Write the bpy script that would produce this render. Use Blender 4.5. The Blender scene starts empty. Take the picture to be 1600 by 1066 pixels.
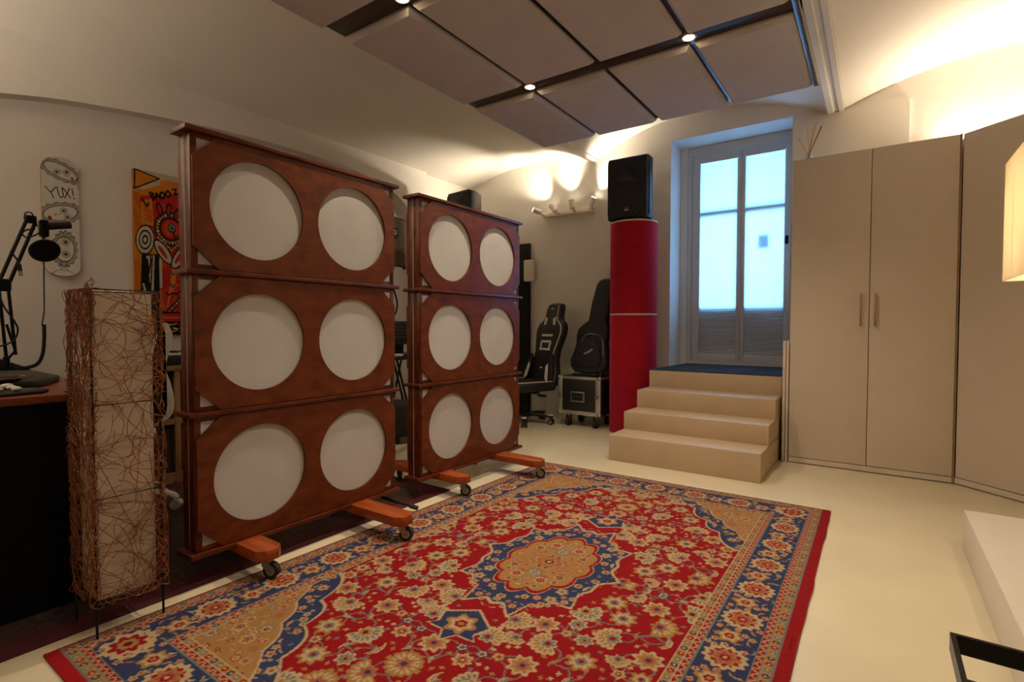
import bpy, bmesh, math, random
import numpy as np
from mathutils import Vector, Matrix
PI = math.pi
random.seed(7)
C = bpy.context.scene.collection
scene = bpy.context.scene

# ------------------------------------------------------------------ materials
def lin(h):
    if isinstance(h, str):
        h = h.lstrip('#'); h = [int(h[i:i+2], 16)/255 for i in (0, 2, 4)]
    return tuple(c/12.92 if c <= .04045 else ((c+.055)/1.055)**2.4 for c in h)
MATS = {}
def mat(name, col, rough=.6, metal=0., var=.12, scale=8., bump=0., bscale=60., spec=.5, stretch=(1, 1, 1), col2=None, coat=0., emit=None, estr=0.):
    if name in MATS: return MATS[name]
    m = bpy.data.materials.new(name); m.use_nodes = True
    nt = m.node_tree; N = nt.nodes; L = nt.links
    b = N['Principled BSDF']
    b.inputs['Roughness'].default_value = rough; b.inputs['Metallic'].default_value = metal
    b.inputs['Specular IOR Level'].default_value = spec
    b.inputs['Coat Weight'].default_value = coat; b.inputs['Coat Roughness'].default_value = .15
    tc = N.new('ShaderNodeTexCoord'); mp = N.new('ShaderNodeMapping'); mp.inputs['Scale'].default_value = stretch
    L.new(tc.outputs['Object'], mp.inputs['Vector'])
    no = N.new('ShaderNodeTexNoise'); no.inputs['Scale'].default_value = scale; no.inputs['Detail'].default_value = 5
    L.new(mp.outputs['Vector'], no.inputs['Vector'])
    rp = N.new('ShaderNodeValToRGB')
    c = lin(col); c2 = lin(col2) if col2 else tuple(min(1, v*(1+var)) for v in c)
    c1 = tuple(v*(1-var) for v in c) if not col2 else c
    rp.color_ramp.elements[0].position = .3; rp.color_ramp.elements[1].position = .7
    rp.color_ramp.elements[0].color = (*c1, 1); rp.color_ramp.elements[1].color = (*c2, 1)
    L.new(no.outputs['Fac'], rp.inputs['Fac']); L.new(rp.outputs['Color'], b.inputs['Base Color'])
    if bump:
        n2 = N.new('ShaderNodeTexNoise'); n2.inputs['Scale'].default_value = bscale; n2.inputs['Detail'].default_value = 3
        L.new(mp.outputs['Vector'], n2.inputs['Vector'])
        bp = N.new('ShaderNodeBump'); bp.inputs['Strength'].default_value = bump; bp.inputs['Distance'].default_value = .01
        L.new(n2.outputs['Fac'], bp.inputs['Height']); L.new(bp.outputs['Normal'], b.inputs['Normal'])
    if emit:
        b.inputs['Emission Color'].default_value = (*lin(emit), 1); b.inputs['Emission Strength'].default_value = estr
    MATS[name] = m
    return m
def mat_vcol(name, rough=.95, bump=.3, bscale=400):
    m = bpy.data.materials.new(name); m.use_nodes = True; nt = m.node_tree; N = nt.nodes; L = nt.links
    b = N['Principled BSDF']; b.inputs['Roughness'].default_value = rough; b.inputs['Specular IOR Level'].default_value = .15
    a = N.new('ShaderNodeAttribute'); a.attribute_name = 'Col'; L.new(a.outputs['Color'], b.inputs['Base Color'])
    if bump:
        tc = N.new('ShaderNodeTexCoord'); no = N.new('ShaderNodeTexNoise'); no.inputs['Scale'].default_value = bscale
        L.new(tc.outputs['Object'], no.inputs['Vector']); bp = N.new('ShaderNodeBump'); bp.inputs['Strength'].default_value = bump
        bp.inputs['Distance'].default_value = .004; L.new(no.outputs['Fac'], bp.inputs['Height']); L.new(bp.outputs['Normal'], b.inputs['Normal'])
    return m
def mat_translucent(name, col, trans=.6, rough=.9):
    m = bpy.data.materials.new(name); m.use_nodes = True; nt = m.node_tree; N = nt.nodes; L = nt.links
    out = N['Material Output']; N.remove(N['Principled BSDF'])
    d = N.new('ShaderNodeBsdfDiffuse'); t = N.new('ShaderNodeBsdfTranslucent'); mx = N.new('ShaderNodeMixShader')
    tc = N.new('ShaderNodeTexCoord'); no = N.new('ShaderNodeTexNoise'); no.inputs['Scale'].default_value = 25; L.new(tc.outputs['Object'], no.inputs['Vector'])
    rp = N.new('ShaderNodeValToRGB'); c = lin(col)
    rp.color_ramp.elements[0].color = (*[v*.93 for v in c], 1); rp.color_ramp.elements[1].color = (*c, 1)
    L.new(no.outputs['Fac'], rp.inputs['Fac'])
    L.new(rp.outputs['Color'], d.inputs['Color']); L.new(rp.outputs['Color'], t.inputs['Color'])
    mx.inputs['Fac'].default_value = trans
    L.new(d.outputs[0], mx.inputs[1]); L.new(t.outputs[0], mx.inputs[2]); L.new(mx.outputs[0], out.inputs['Surface'])
    return m
def mat_glass(name, tint=(.9, .95, 1)):
    m = bpy.data.materials.new(name); m.use_nodes = True; nt = m.node_tree; N = nt.nodes; L = nt.links
    out = N['Material Output']; N.remove(N['Principled BSDF'])
    t = N.new('ShaderNodeBsdfTransparent'); t.inputs['Color'].default_value = (*tint, 1)
    g = N.new('ShaderNodeBsdfGlossy'); g.inputs['Roughness'].default_value = .03
    mx = N.new('ShaderNodeMixShader'); mx.inputs['Fac'].default_value = .08
    L.new(t.outputs[0], mx.inputs[1]); L.new(g.outputs[0], mx.inputs[2]); L.new(mx.outputs[0], out.inputs['Surface'])
    return m
def mat_emit(name, col, s):
    m = bpy.data.materials.new(name); m.use_nodes = True; nt = m.node_tree; N = nt.nodes
    N.remove(N['Principled BSDF']); e = N.new('ShaderNodeEmission'); e.inputs['Color'].default_value = (*lin(col), 1); e.inputs['Strength'].default_value = s
    nt.links.new(e.outputs[0], N['Material Output'].inputs['Surface'])
    return m

# ------------------------------------------------------------------ mesh builder
def wpos(o):
    v = Vector((0, 0, 0))
    while o is not None:
        v = v + Vector(o.location); o = o.parent
    return v
class MB:
    def __init__(s): s.bm = bmesh.new()
    def _merge(s, b2, mi=0, M=None):
        if M is not None: bmesh.ops.transform(b2, matrix=M, verts=b2.verts)
        bmesh.ops.recalc_face_normals(b2, faces=b2.faces)
        for f in b2.faces: f.material_index = mi
        me = bpy.data.meshes.new('tmp'); b2.to_mesh(me); b2.free(); s.bm.from_mesh(me); bpy.data.meshes.remove(me)
        return s
    def box(s, x0, x1, y0, y1, z0, z1, bev=0., mi=0, M=None, seg=2):
        b = bmesh.new(); bmesh.ops.create_cube(b, size=1)
        for v in b.verts: v.co = ((x0+x1)/2+v.co.x*(x1-x0), (y0+y1)/2+v.co.y*(y1-y0), (z0+z1)/2+v.co.z*(z1-z0))
        if bev: bmesh.ops.bevel(b, geom=b.edges, offset=bev, segments=seg, profile=.5, affect='EDGES')
        return s._merge(b, mi, M)
    def prism(s, pts, fn, h0, h1, bev=0., mi=0, holes=(), M=None, seg=2):
        """polygon pts (2D) extruded from h0 to h1; fn(a,b,h)->(x,y,z)"""
        b = bmesh.new()
        if holes:
            edges = []
            for loop in [pts]+list(holes):
                vs = [b.verts.new((p[0], p[1], 0)) for p in loop]
                edges += [b.edges.new((vs[i], vs[(i+1) % len(vs)])) for i in range(len(vs))]
            bmesh.ops.triangle_fill(b, use_beauty=True, use_dissolve=False, edges=edges, normal=(0, 0, 1))
        else:
            b.faces.new([b.verts.new((p[0], p[1], 0)) for p in pts])
        r = bmesh.ops.extrude_face_region(b, geom=b.faces[:])
        top = [g for g in r['geom'] if isinstance(g, bmesh.types.BMVert)]
        ts = set(top)
        for v in b.verts: v.co.z = h1 if v in ts else h0
        bmesh.ops.recalc_face_normals(b, faces=b.faces)
        if bev:
            es = [e for e in b.edges if len(e.link_faces) == 2 and abs(e.verts[0].co.z-e.verts[1].co.z) < 1e-6 and e.link_faces[0].normal.dot(e.link_faces[1].normal) < .5]
            bmesh.ops.bevel(b, geom=es, offset=bev, segments=seg, profile=.5, affect='EDGES')
        for v in b.verts: v.co = fn(v.co.x, v.co.y, v.co.z)
        return s._merge(b, mi, M)
    def tube(s, pts, r, n=8, mi=0, cap=True, r2=None, M=None):
        pts = [Vector(p) for p in pts]; b = bmesh.new(); rings = []
        up = Vector((0, 0, 1)); prev = None
        for i, p in enumerate(pts):
            t = (pts[min(i+1, len(pts)-1)]-pts[max(i-1, 0)])
            t = t.normalized() if t.length > 1e-9 else Vector((0, 0, 1))
            if prev is None:
                a = up if abs(t.z) < .9 else Vector((1, 0, 0)); u = t.cross(a).normalized()
            else:
                u = prev-t*prev.dot(t); u = u.normalized() if u.length > 1e-6 else t.orthogonal().normalized()
            prev = u; w = t.cross(u)
            rr = r if r2 is None else r+(r2-r)*i/max(1, len(pts)-1)
            rings.append([b.verts.new(p+(u*math.cos(2*PI*k/n)+w*math.sin(2*PI*k/n))*rr) for k in range(n)])
        for a, c in zip(rings, rings[1:]):
            for k in range(n): b.faces.new((a[k], a[(k+1) % n], c[(k+1) % n], c[k]))
        if cap and n > 2: b.faces.new(rings[0][::-1]); b.faces.new(rings[-1])
        return s._merge(b, mi, M)
    def cyl(s, p0, p1, r, n=20, mi=0, r2=None, M=None): return s.tube([p0, p1], r, n, mi, True, r2, M)
    def lathe(s, prof, c=(0, 0, 0), n=32, mi=0, M=None, cap=True):
        b = bmesh.new(); rings = []
        for r, z in prof: rings.append([b.verts.new((c[0]+r*math.cos(2*PI*k/n), c[1]+r*math.sin(2*PI*k/n), c[2]+z)) for k in range(n)])
        for a, d in zip(rings, rings[1:]):
            for k in range(n): b.faces.new((a[k], a[(k+1) % n], d[(k+1) % n], d[k]))
        if cap:
            if prof[0][0] > 1e-6: b.faces.new(rings[0][::-1])
            if prof[-1][0] > 1e-6: b.faces.new(rings[-1])
        bmesh.ops.remove_doubles(b, verts=b.verts, dist=1e-6)
        return s._merge(b, mi, M)
    def ball(s, c, r, sx=1, sy=1, sz=1, mi=0, n=12):
        b = bmesh.new(); bmesh.ops.create_uvsphere(b, u_segments=n*2, v_segments=n, radius=r)
        for v in b.verts: v.co = (c[0]+v.co.x*sx, c[1]+v.co.y*sy, c[2]+v.co.z*sz)
        return s._merge(b, mi)
    def build(s, name, mats, parent=None, ang=35, kind=None):
        if not isinstance(mats, (list, tuple)): mats = [mats]
        me = bpy.data.meshes.new(name)
        if parent is not None: bmesh.ops.translate(s.bm, vec=-wpos(parent), verts=s.bm.verts)
        s.bm.to_mesh(me); s.bm.free()
        for m in mats: me.materials.append(m)
        if ang:
            me.polygons.foreach_set('use_smooth', [True]*len(me.polygons)); me.set_sharp_from_angle(angle=math.radians(ang))
        o = bpy.data.objects.new(name, me); C.objects.link(o)
        if parent is not None: o.parent = parent
        if kind: o['kind'] = kind
        return o
def tag(o, label, cat, group=None, kind=None):
    o['label'] = label; o['category'] = cat
    if group: o['group'] = group
    if kind: o['kind'] = kind
    return o
def thing(name, label, cat, loc=(0, 0, 0), group=None):
    o = bpy.data.objects.new(name, None); C.objects.link(o); o.location = loc; o.empty_display_size = .1
    return tag(o, label, cat, group)
def dup(o, parent=None):
    c = o.copy(); C.objects.link(c)
    if parent is not None: c.parent = parent
    for ch in list(o.children): dup(ch, c)
    return c
XY = lambda a, b, h: (a, b, h)
XZ = lambda a, b, h: (a, h, b)
YZ = lambda a, b, h: (h, a, b)
def circ(cx, cy, r, n=64, r2=None): return [(cx+r*math.cos(2*PI*k/n), cy+(r2 or r)*math.sin(2*PI*k/n)) for k in range(n)]
def rrect(x0, x1, y0, y1, r, n=6):
    out = []
    for cx, cy, a in ((x1-r, y1-r, 0), (x0+r, y1-r, PI/2), (x0+r, y0+r, PI), (x1-r, y0+r, 1.5*PI)):
        out += [(cx+r*math.cos(a+PI/2*k/n), cy+r*math.sin(a+PI/2*k/n)) for k in range(n+1)]
    return out
def spline(pts, n=8):
    pts = [Vector(p) for p in pts]; out = []
    for i in range(len(pts)-1):
        p0 = pts[max(i-1, 0)]; p1 = pts[i]; p2 = pts[i+1]; p3 = pts[min(i+2, len(pts)-1)]
        for k in range(n):
            t = k/n
            out.append(.5*((2*p1)+(-p0+p2)*t+(2*p0-5*p1+4*p2-p3)*t*t+(-p0+3*p1-3*p2+p3)*t*t*t))
    out.append(pts[-1]); return out

# ------------------------------------------------------------------ raster for woven / painted patterns (stored as a colour attribute)
class Ras:
    def __init__(s, w, h, res, base):
        s.nx = int(round(w/res))+1; s.ny = int(round(h/res))+1
        s.x = np.linspace(0, w, s.nx); s.y = np.linspace(0, h, s.ny)
        s.X, s.Y = np.meshgrid(s.x, s.y)
        s.c = np.zeros((s.ny, s.nx, 3)); s.c[:] = lin(base)
    def sub(s, x0, x1, y0, y1):
        i0, i1 = np.searchsorted(s.x, [x0, x1]); j0, j1 = np.searchsorted(s.y, [y0, y1])
        return slice(j0, j1), slice(i0, i1)
    def fill(s, mask, col): s.c[mask] = lin(col)
    def ell(s, cx, cy, rx, ry, col, rot=0, petals=0, amp=0., ph=0.):
        R = max(rx, ry)*(1+amp); sl = s.sub(cx-R, cx+R, cy-R, cy+R); X = s.X[sl]-cx; Y = s.Y[sl]-cy
        if X.size == 0: return
        ca, sa = math.cos(rot), math.sin(rot); u = (X*ca+Y*sa)/rx; v = (-X*sa+Y*ca)/ry
        r = np.hypot(u, v)
        if petals: r = r/(1+amp*np.cos(petals*np.arctan2(v, u)+ph))
        s.c[sl][r < 1] = lin(col)
    def stroke(s, pts, w, col, w2=None):
        pts = np.array([tuple(p)[:2] for p in pts]); W = max(w, w2 or w)
        for i in range(len(pts)-1):
            a = pts[i]; b = pts[i+1]
            ww = w if w2 is None else w+(w2-w)*i/max(1, len(pts)-2)
            sl = s.sub(min(a[0], b[0])-W, max(a[0], b[0])+W, min(a[1], b[1])-W, max(a[1], b[1])+W)
            X = s.X[sl]-a[0]; Y = s.Y[sl]-a[1]
            if X.size == 0: continue
            d = b-a; l2 = max(d@d, 1e-12); t = np.clip((X*d[0]+Y*d[1])/l2, 0, 1)
            s.c[sl][np.hypot(X-t*d[0], Y-t*d[1]) < ww/2] = lin(col)
    def poly(s, pts, col):
        P = np.array(pts); sl = s.sub(P[:, 0].min(), P[:, 0].max(), P[:, 1].min(), P[:, 1].max()); X = s.X[sl]; Y = s.Y[sl]
        ins = np.zeros(X.shape, bool); n = len(P)
        for i in range(n):
            x1, y1 = P[i]; x2, y2 = P[(i+1) % n]
            if y1 == y2: continue
            ins ^= ((y1 > Y) != (y2 > Y)) & (X < (x2-x1)*(Y-y1)/(y2-y1)+x1)
        s.c[sl][ins] = lin(col)
def grid_mesh(name, P, colors, material, parent=None, skirt=None):
    """P: (ny,nx,3) world points, colors (ny,nx,3) linear"""
    ny, nx, _ = P.shape
    if parent is not None: P = P-np.array(wpos(parent))
    me = bpy.data.meshes.new(name); me.vertices.add(nx*ny); me.vertices.foreach_set('co', P.reshape(-1).astype(np.float32))
    idx = np.arange(nx*ny).reshape(ny, nx)
    q = np.stack([idx[:-1, :-1], idx[:-1, 1:], idx[1:, 1:], idx[1:, :-1]], -1).reshape(-1, 4)
    me.loops.add(q.size); me.loops.foreach_set('vertex_index', q.reshape(-1).astype(np.int32))
    me.polygons.add(len(q)); me.polygons.foreach_set('loop_start', (np.arange(len(q))*4).astype(np.int32))
    me.update(calc_edges=True)
    at = me.color_attributes.new('Col', 'FLOAT_COLOR', 'POINT')
    at.data.foreach_set('color', np.concatenate([colors.reshape(-1, 3), np.ones((nx*ny, 1))], 1).reshape(-1).astype(np.float32))
    me.materials.append(material)
    o = bpy.data.objects.new(name, me); C.objects.link(o)
    if parent is not None: o.parent = parent
    return o

# ------------------------------------------------------------------ material library
M_wall = mat('plaster_white', '#d9d3ca', .85, bump=.12, bscale=40, var=.03, scale=2)
M_ceil = mat('ceiling_white', '#dbd5cb', .85, bump=.05, bscale=30, var=.02, scale=2)
M_floor = mat('floor_cream_resin', '#d2c6a8', .28, var=.05, scale=3, bump=.02, bscale=30)
M_step = mat('step_cream_paint', '#b59e80', .5, var=.04, scale=5)
M_wood = mat('mahogany_stain', '#3c1508', .33, var=.3, scale=9, stretch=(6, 1, 2), bump=.03, bscale=50, col2='#652a0e', spec=.35)
M_woodp = mat('mahogany_ply', '#491b08', .34, scale=16, stretch=(1, .7, 1.3), col2='#6a300f', bump=.02, spec=.3)
M_woodl = mat('cherry_foot', '#7c330f', .35, scale=6, stretch=(1, 5, 5), col2='#a04b1b')
M_felt = mat('white_acoustic_cloth', '#b3b0ac', .95, bump=.15, bscale=500, var=.03, spec=.1)
M_black = mat('black_plastic', '#131313', .45, var=.2)
M_blackm = mat('black_metal', '#100f0f', .35, metal=.6, var=.2)
M_rubber = mat('dark_rubber', '#1c1a18', .8)
M_steel = mat('zinc_steel', '#9a938a', .3, metal=.9, var=.1)
M_alu = mat('brushed_aluminium', '#b3aea6', .38, metal=.85, var=.1)
M_white = mat('white_lacquer', '#d8cfbf', .5, var=.02)
M_wardrobe = mat('cream_laminate', '#ccbfae', .55, var=.02, spec=.35)
M_gap = mat('dark_reveal', '#2a1d12', .8)
M_brass = mat('brushed_handle', '#a58a6e', .4, metal=.8)
M_panel = mat("grey_acoustic_cloth", "#bab5b7", .95, bump=.15, bscale=400, var=.04, spec=.1)
M_beam = mat('dark_brown_lacquer', '#24120c', .3, var=.2, scale=6)
M_red = mat('red_velvet', '#9a0a1d', .85, var=.1, scale=12, spec=.2)
M_red.node_tree.nodes['Principled BSDF'].inputs['Sheen Weight'].default_value = .6
M_red.node_tree.nodes['Principled BSDF'].inputs['Sheen Tint'].default_value = (.9, .1, .25, 1)
M_doorp = mat('door_white_paint', '#c9c6c0', .5, var=.03)
M_blind = mat_translucent('pleated_blind_cloth', '#ebeef2', .6)
M_shade = mat_translucent('lampshade_cloth', '#f0e4cc', .5)
M_paper = mat('rice_paper', '#b8a994', .9, var=.06, scale=30)
M_rattan = mat('rattan_brown', '#7a3f16', .7, var=.35, scale=30)
M_glass = mat_glass('window_glass')
M_mat = mat('blue_doormat', '#27303c', .95, bump=.4, bscale=200, var=.2, scale=60)
M_bag = mat('black_nylon', '#141210', .75, bump=.2, bscale=120, var=.3, scale=20)
M_leather = mat('black_leatherette', '#121111', .5, var=.2)
M_trim = mat('white_leatherette', '#cfc8bd', .5)
M_deskw = mat('cherry_desk', '#5c2614', .35, scale=6, stretch=(1, 6, 1), col2='#7a3720')
M_oak = mat('oak_stand', '#8a6238', .5, scale=5, stretch=(3, 3, 1), col2='#a17746')
M_bulb = mat_emit('lit_bulb', '#ffe2a8', 60)
M_bulb2 = mat_emit('lit_bulb_small', '#fff0d0', 30)
# ================================================================== SETTING
def struct(mb, name, m, parent=None, ang=35):
    o = mb.build(name, m, parent, ang)
    if parent is None: o['kind'] = 'structure'
    return o
struct(MB().box(-4.8, 2.2, -2.7, 5.5, -.1, 0), 'floor', M_floor)
# vaulted ceiling: shallow barrel bays running front to back between ribs
def arc(x0, z0, x1, z1, sag, n=28):
    out = []
    for i in range(n+1):
        t = i/n; out.append((x0+(x1-x0)*t, z0+(z1-z0)*t+sag*(1-abs(2*t-1)**2.15)))
    return out
prof = [(-4.8, 2.89)]+arc(-4.5, 2.89, -2.70, 2.945, .15)+[(-2.70, 2.93), (-2.60, 2.93)]+arc(-2.60, 2.945, -.38, 2.945, .28)
prof += [(-.38, 2.955), (-.385, 2.955), (-.385, 2.93), (-.345, 2.93), (-.335, 2.945), (-.31, 2.945), (-.30, 2.93), (-.265, 2.93), (-.265, 2.955)]+arc(-.255, 2.955, 1.95, 2.945, .235)+[(2.2, 2.945), (2.2, 3.45), (-4.8, 3.45)]
struct(MB().prism(prof, XZ, -2.7, 5.46), 'ceiling', M_ceil, ang=20)
# left wall with the shallow arched niche
archp = spline([(-.9, 1.9), (-.4, 2.16), (.3, 2.36), (.856, 2.502), (1.251, 2.581), (1.869, 2.655), (2.6, 2.70), (3.3, 2.69), (3.75, 2.645), (4.076, 2.552), (4.26, 2.413), (4.37, 2.2), (4.42, 1.9)], 6)
ap = [(p[0], p[1]) for p in [(-1.0, 0, 0)]+[tuple(a) for a in archp]+[(4.42, 0, 0)]]
lw = [(-2.7, 0)]+ap+[(4.57, 0), (4.57, 3.45), (-2.7, 3.45)]
w = MB().prism(lw, YZ, -4.575, -4.45)
w.box(-4.8, -4.57, -2.7, 5.6, 0, 3.45); w.box(-4.6, -4.49, 4.56, 5.6, 0, 3.45)
struct(w, 'wall_left', M_wall)
# back wall with the deep door opening, and its left stretch set back a little
bw = [(-2.637, 0), (-1.775, 0), (-1.775, 2.98), (-.658, 2.98), (-.658, 0), (2.2, 0), (2.2, 3.45), (-2.637, 3.45)]
w = MB().prism(bw, XZ, 5.4, 5.86)
w.box(-4.7, -2.63, 5.46, 5.86, 0, 3.45)
w.box(-.657, .188, 5.372, 5.41, 2.0, 2.935)
w.box(-1.775, -1.70, 5.72, 5.86, .6, 2.98)
w.box(-1.775, -.655, 5.4, 5.86, 0, .655)
struct(w, 'wall_back', M_wall)
struct(MB().box(2.0, 2.2, -2.7, 5.6, 0, 3.45), 'wall_right', M_wall)
struct(MB().box(-4.8, 2.2, -2.8, -2.6, 0, 3.45), 'wall_front', M_wall)
# the double-glazed door in the recess
door = thing('door_1', 'white glazed garden door deep in the wall above the steps', 'door', (-1.177, 5.77, .66)); door['kind'] = 'structure'
f = MB()
f.box(-1.72, -1.655, 5.735, 5.83, .66, 2.975); f.box(-.70, -.655, 5.735, 5.83, .66, 2.975); f.box(-1.655, -.70, 5.735, 5.83, 2.89, 2.975); f.box(-1.655, -.70, 5.735, 5.83, .655, .699)
f.build('door_frame', M_doorp, door)
for x0, x1 in ((-1.653, -1.162), (-1.158, -.702)):
    a = .082; b = .036
    l0, l1 = (x0+a, x1-b) if x0 < -1.3 else (x0+b, x1-.058)
    l = MB()
    l.box(x0, l0, 5.745, 5.80, .70, 2.885, .004); l.box(l1, x1, 5.745, 5.80, .70, 2.885, .004)
    l.box(l0, l1, 5.745, 5.80, 2.812, 2.885, .004); l.box(l0, l1, 5.745, 5.80, .70, .785, .004)
    l.box(l0, l1, 5.766, 5.80, 2.235, 2.285, .003); l.box(l0, l1, 5.774, 5.80, .785, 1.265, .003)
    leaf = l.build('door_leaf', M_doorp, door)
    MB().box(l0, l1, 5.783, 5.787, 1.265, 2.235).box(l0, l1, 5.783, 5.787, 2.285, 2.812).build('window_pane', M_glass, leaf, 0)
    MB().box(x0+.02 if x0 < -1.3 else x1-.05, x0+.045 if x0 < -1.3 else x1-.022, 5.738, 5.746, 1.88, 1.96, .002).build('lock_plate', M_blackm if x0 > -1.3 else M_doorp, leaf)
for x0, x1, lab in ((-1.565, -1.203, 'left pleated blind glowing with daylight on the garden door'), (-1.117, -.765, 'right pleated blind with a small square shadow on the garden door')):
    b = bmesh.new(); n = 100; z0, z1 = .80, 2.805; rows = []
    for i in range(n*2+1):
        z = z0+(z1-z0)*i/(2*n); zz = z
        if z < 1.25: amp = .008
        else: amp = .0035
        y = 5.753+(amp if i % 2 else -amp)*.5
        rows.append([b.verts.new((x0, y, zz)), b.verts.new((x1, y, zz))])
    for r0, r1 in zip(rows, rows[1:]): b.faces.new((r0[0], r0[1], r1[1], r1[0]))
    t = thing('pleated_blind', lab, 'blind', ((x0+x1)/2, 5.753, .79), 'pleated door blinds')
    m = MB(); m.bm.free(); m.bm = b; m.build('blind_cloth', M_blind, t, 0)
    MB().box(x0, x1, 5.746, 5.76, 2.80, 2.812).build('top_rail', M_doorp, t)
    MB().box(x0, x1, 5.744, 5.762, .788, .803, .002).build('bottom_rail', M_doorp, t)
    MB().box((x0+x1)/2-.012, (x0+x1)/2+.012, 5.738, 5.744, .79, .812).build('pull_tab', M_doorp, t)
tag(MB().box(-1.00, -.905, 5.7735, 5.776, 1.855, 1.99).build('paper_notice', mat_translucent('thin_card', '#c3c9cf', .75)), 'small square card stuck behind the right blind', 'card')
# steps up to the door
s = MB()
s.box(-1.742, -.629, 3.843, 5.395, 0, .203, .004)
s.box(-1.742, -.629, 4.142, 5.395, .19, .350, .004)
s.box(-1.742, -.629, 4.436, 5.395, .34, .505, .004)
s.box(-1.742, -.629, 4.738, 5.395, .49, .658, .004)
tag(s.build('staircase', M_step), 'cream painted four-step staircase leading up to the garden door', 'stairs')
m_ = MB().prism([(-1.735, 4.75), (-.64, 4.745), (-.665, 5.73), (-1.70, 5.73)], XY, .659, .668, .003)
tag(m_.build('doormat', M_mat), 'dark blue mat covering the top landing by the door', 'mat')
# low white platform at the right edge
tag(MB().box(.357, 1.98, -1.8, 3.285, 0, .19, .004).build('platform', M_white), 'low white platform along the right side of the floor', 'platform')

# ------------------------------------------------------------------ wardrobes
wd = thing('wardrobe', 'tall cream two-door wardrobe right of the steps', 'wardrobe', (-.055, 4.9, 0))
MB().box(-.556, .44, 4.622, 5.2, .05, 2.36).build('carcass', M_wardrobe, wd)
MB().box(-.555, .434, 4.603, 4.64, .007, .045).box(-.55, .43, 4.64, 5.18, 0, .05).build('plinth', M_wardrobe, wd)
for x0, x1, hx in ((-.556, -.0515, -.098), (-.0465, .434, -.0105)):
    d = MB().box(x0, x1, 4.60, 4.619, .05, 2.356, .0015).build('door', M_wardrobe, wd)
    h = MB().box(hx-.007, hx+.007, 4.567, 4.577, 1.07, 1.312, .003)
    for z in (1.085, 1.297): h.box(hx-.006, hx+.006, 4.575, 4.602, z-.007, z+.007)
    h.build('handle', M_brass, d)
MB().box(.4352, .4475, 4.606, 4.65, .004, 2.36).build('filler_strip', mat('filler_brown', '#8a705a', .6), wd)
cw = thing('corner_wardrobe', 'tall cream corner wardrobe with one diagonal door at right edge', 'wardrobe', (.9, 4.7, 0))
dx, dy = .7509, -.6604
P0 = (.449, 4.605); P1 = (P0[0]+dx*.92, P0[1]+dy*.92)
inn = lambda p, k: (p[0]+.6604*k, p[1]+.7509*k)
a0, a1 = inn(P0, .02), inn(P1, .02)
MB().prism([a0, a1, (1.75, a1[1]), (1.75, 5.2), (a0[0], 5.2)], XY, .05, 2.36).build('carcass', M_wardrobe, cw)
b0, b1 = inn(P0, .012), inn(P1, .012)
MB().prism([inn(P0, .003), inn(P1, .003), (1.7, b1[1]+.02), (1.7, 5.1), (b0[0], 5.1)], XY, .007, .045).build('plinth', M_wardrobe, cw)
q0 = (P0[0]+dx*.006, P0[1]+dy*.006); q1 = (P1[0]-dx*.006, P1[1]-dy*.006)
MB().prism([q0, q1, inn(q1, .018), inn(q0, .018)], XY, .05, 2.356, .0015).build('door', M_wardrobe, cw)
for i, (x0, x1, y0, lab) in enumerate(((-.606, -.586, 4.605, 'cream board on edge between steps and wardrobe, nearer the steps'), (-.581, -.563, 4.60, 'cream board on edge between steps and wardrobe, against the wardrobe'))):
    tag(MB().box(x0, x1, y0, 5.25, 0, .955-.003*i, .002).build('shelf_board', M_wardrobe), lab, 'board', 'boards beside the wardrobe')
# reed diffuser
rd = thing('reed_diffuser', 'glass reed diffuser with thin brown sticks on the wardrobe top', 'diffuser', (-.464, 4.75, 2.36))
MB().lathe([(.03, 0), (.034, .004), (.034, .05), (.028, .062), (.014, .068), (.014, .085), (.011, .085), (.011, .066), (.026, .058), (.031, .048), (.031, .006), (0, .005)], (-.464, 4.75, 2.36), 24, cap=False).build('bottle', M_glass, rd)
M_reed = mat('reed_brown', '#a06c34', .7)
for ox, oz, oy, r in ((-.079, .135, .01, .0016), (-.011, .19, -.02, .0016), (.018, .19, .02, .0016), (.035, .21, 0, .0016), (.048, .236, .015, .0016), (.080, .188, -.01, .004), (.088, .19, -.012, .003)):
    MB().tube([(-.464-ox*.25, 4.75, 2.37), (-.464+ox, 4.75+oy, 2.44+oz)], r, 6).build('reed', M_reed, rd)
# flat black metal frame table by the platform
ft = thing('side_table', 'black flat-bar metal frame table at the lower right corner', 'table', (.35, 1.35, 0))
X0, X1, Y0, Y1, Z = .164, .345, .95, 1.695, .30
t = MB(); th = .011
t.box(X0, X1, Y1-th, Y1, Z-.045, Z); t.box(X0, X0+th, Y0, Y1-th, Z-.045, Z); t.box(X1-th, X1, Y0, Y1-th, Z-.045, Z); t.box(X0+th, X1-th, Y0, Y0+th, Z-.045, Z)
t.build('top_frame', M_blackm, ft)
MB().box(X0+th, X1-th, 1.478, 1.478+th, Z-.045, Z-.001).build('cross_bar', M_blackm, ft)
for x in (X0, X1-.03): MB().box(x, x+.03, Y0, Y0+.03, 0, Z-.045).build('leg', M_blackm, ft)
for x in (X0, X1-.03): MB().box(x, x+.03, Y0+.03, 1.5, 0, .012).build('runner', M_blackm, ft)
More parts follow.
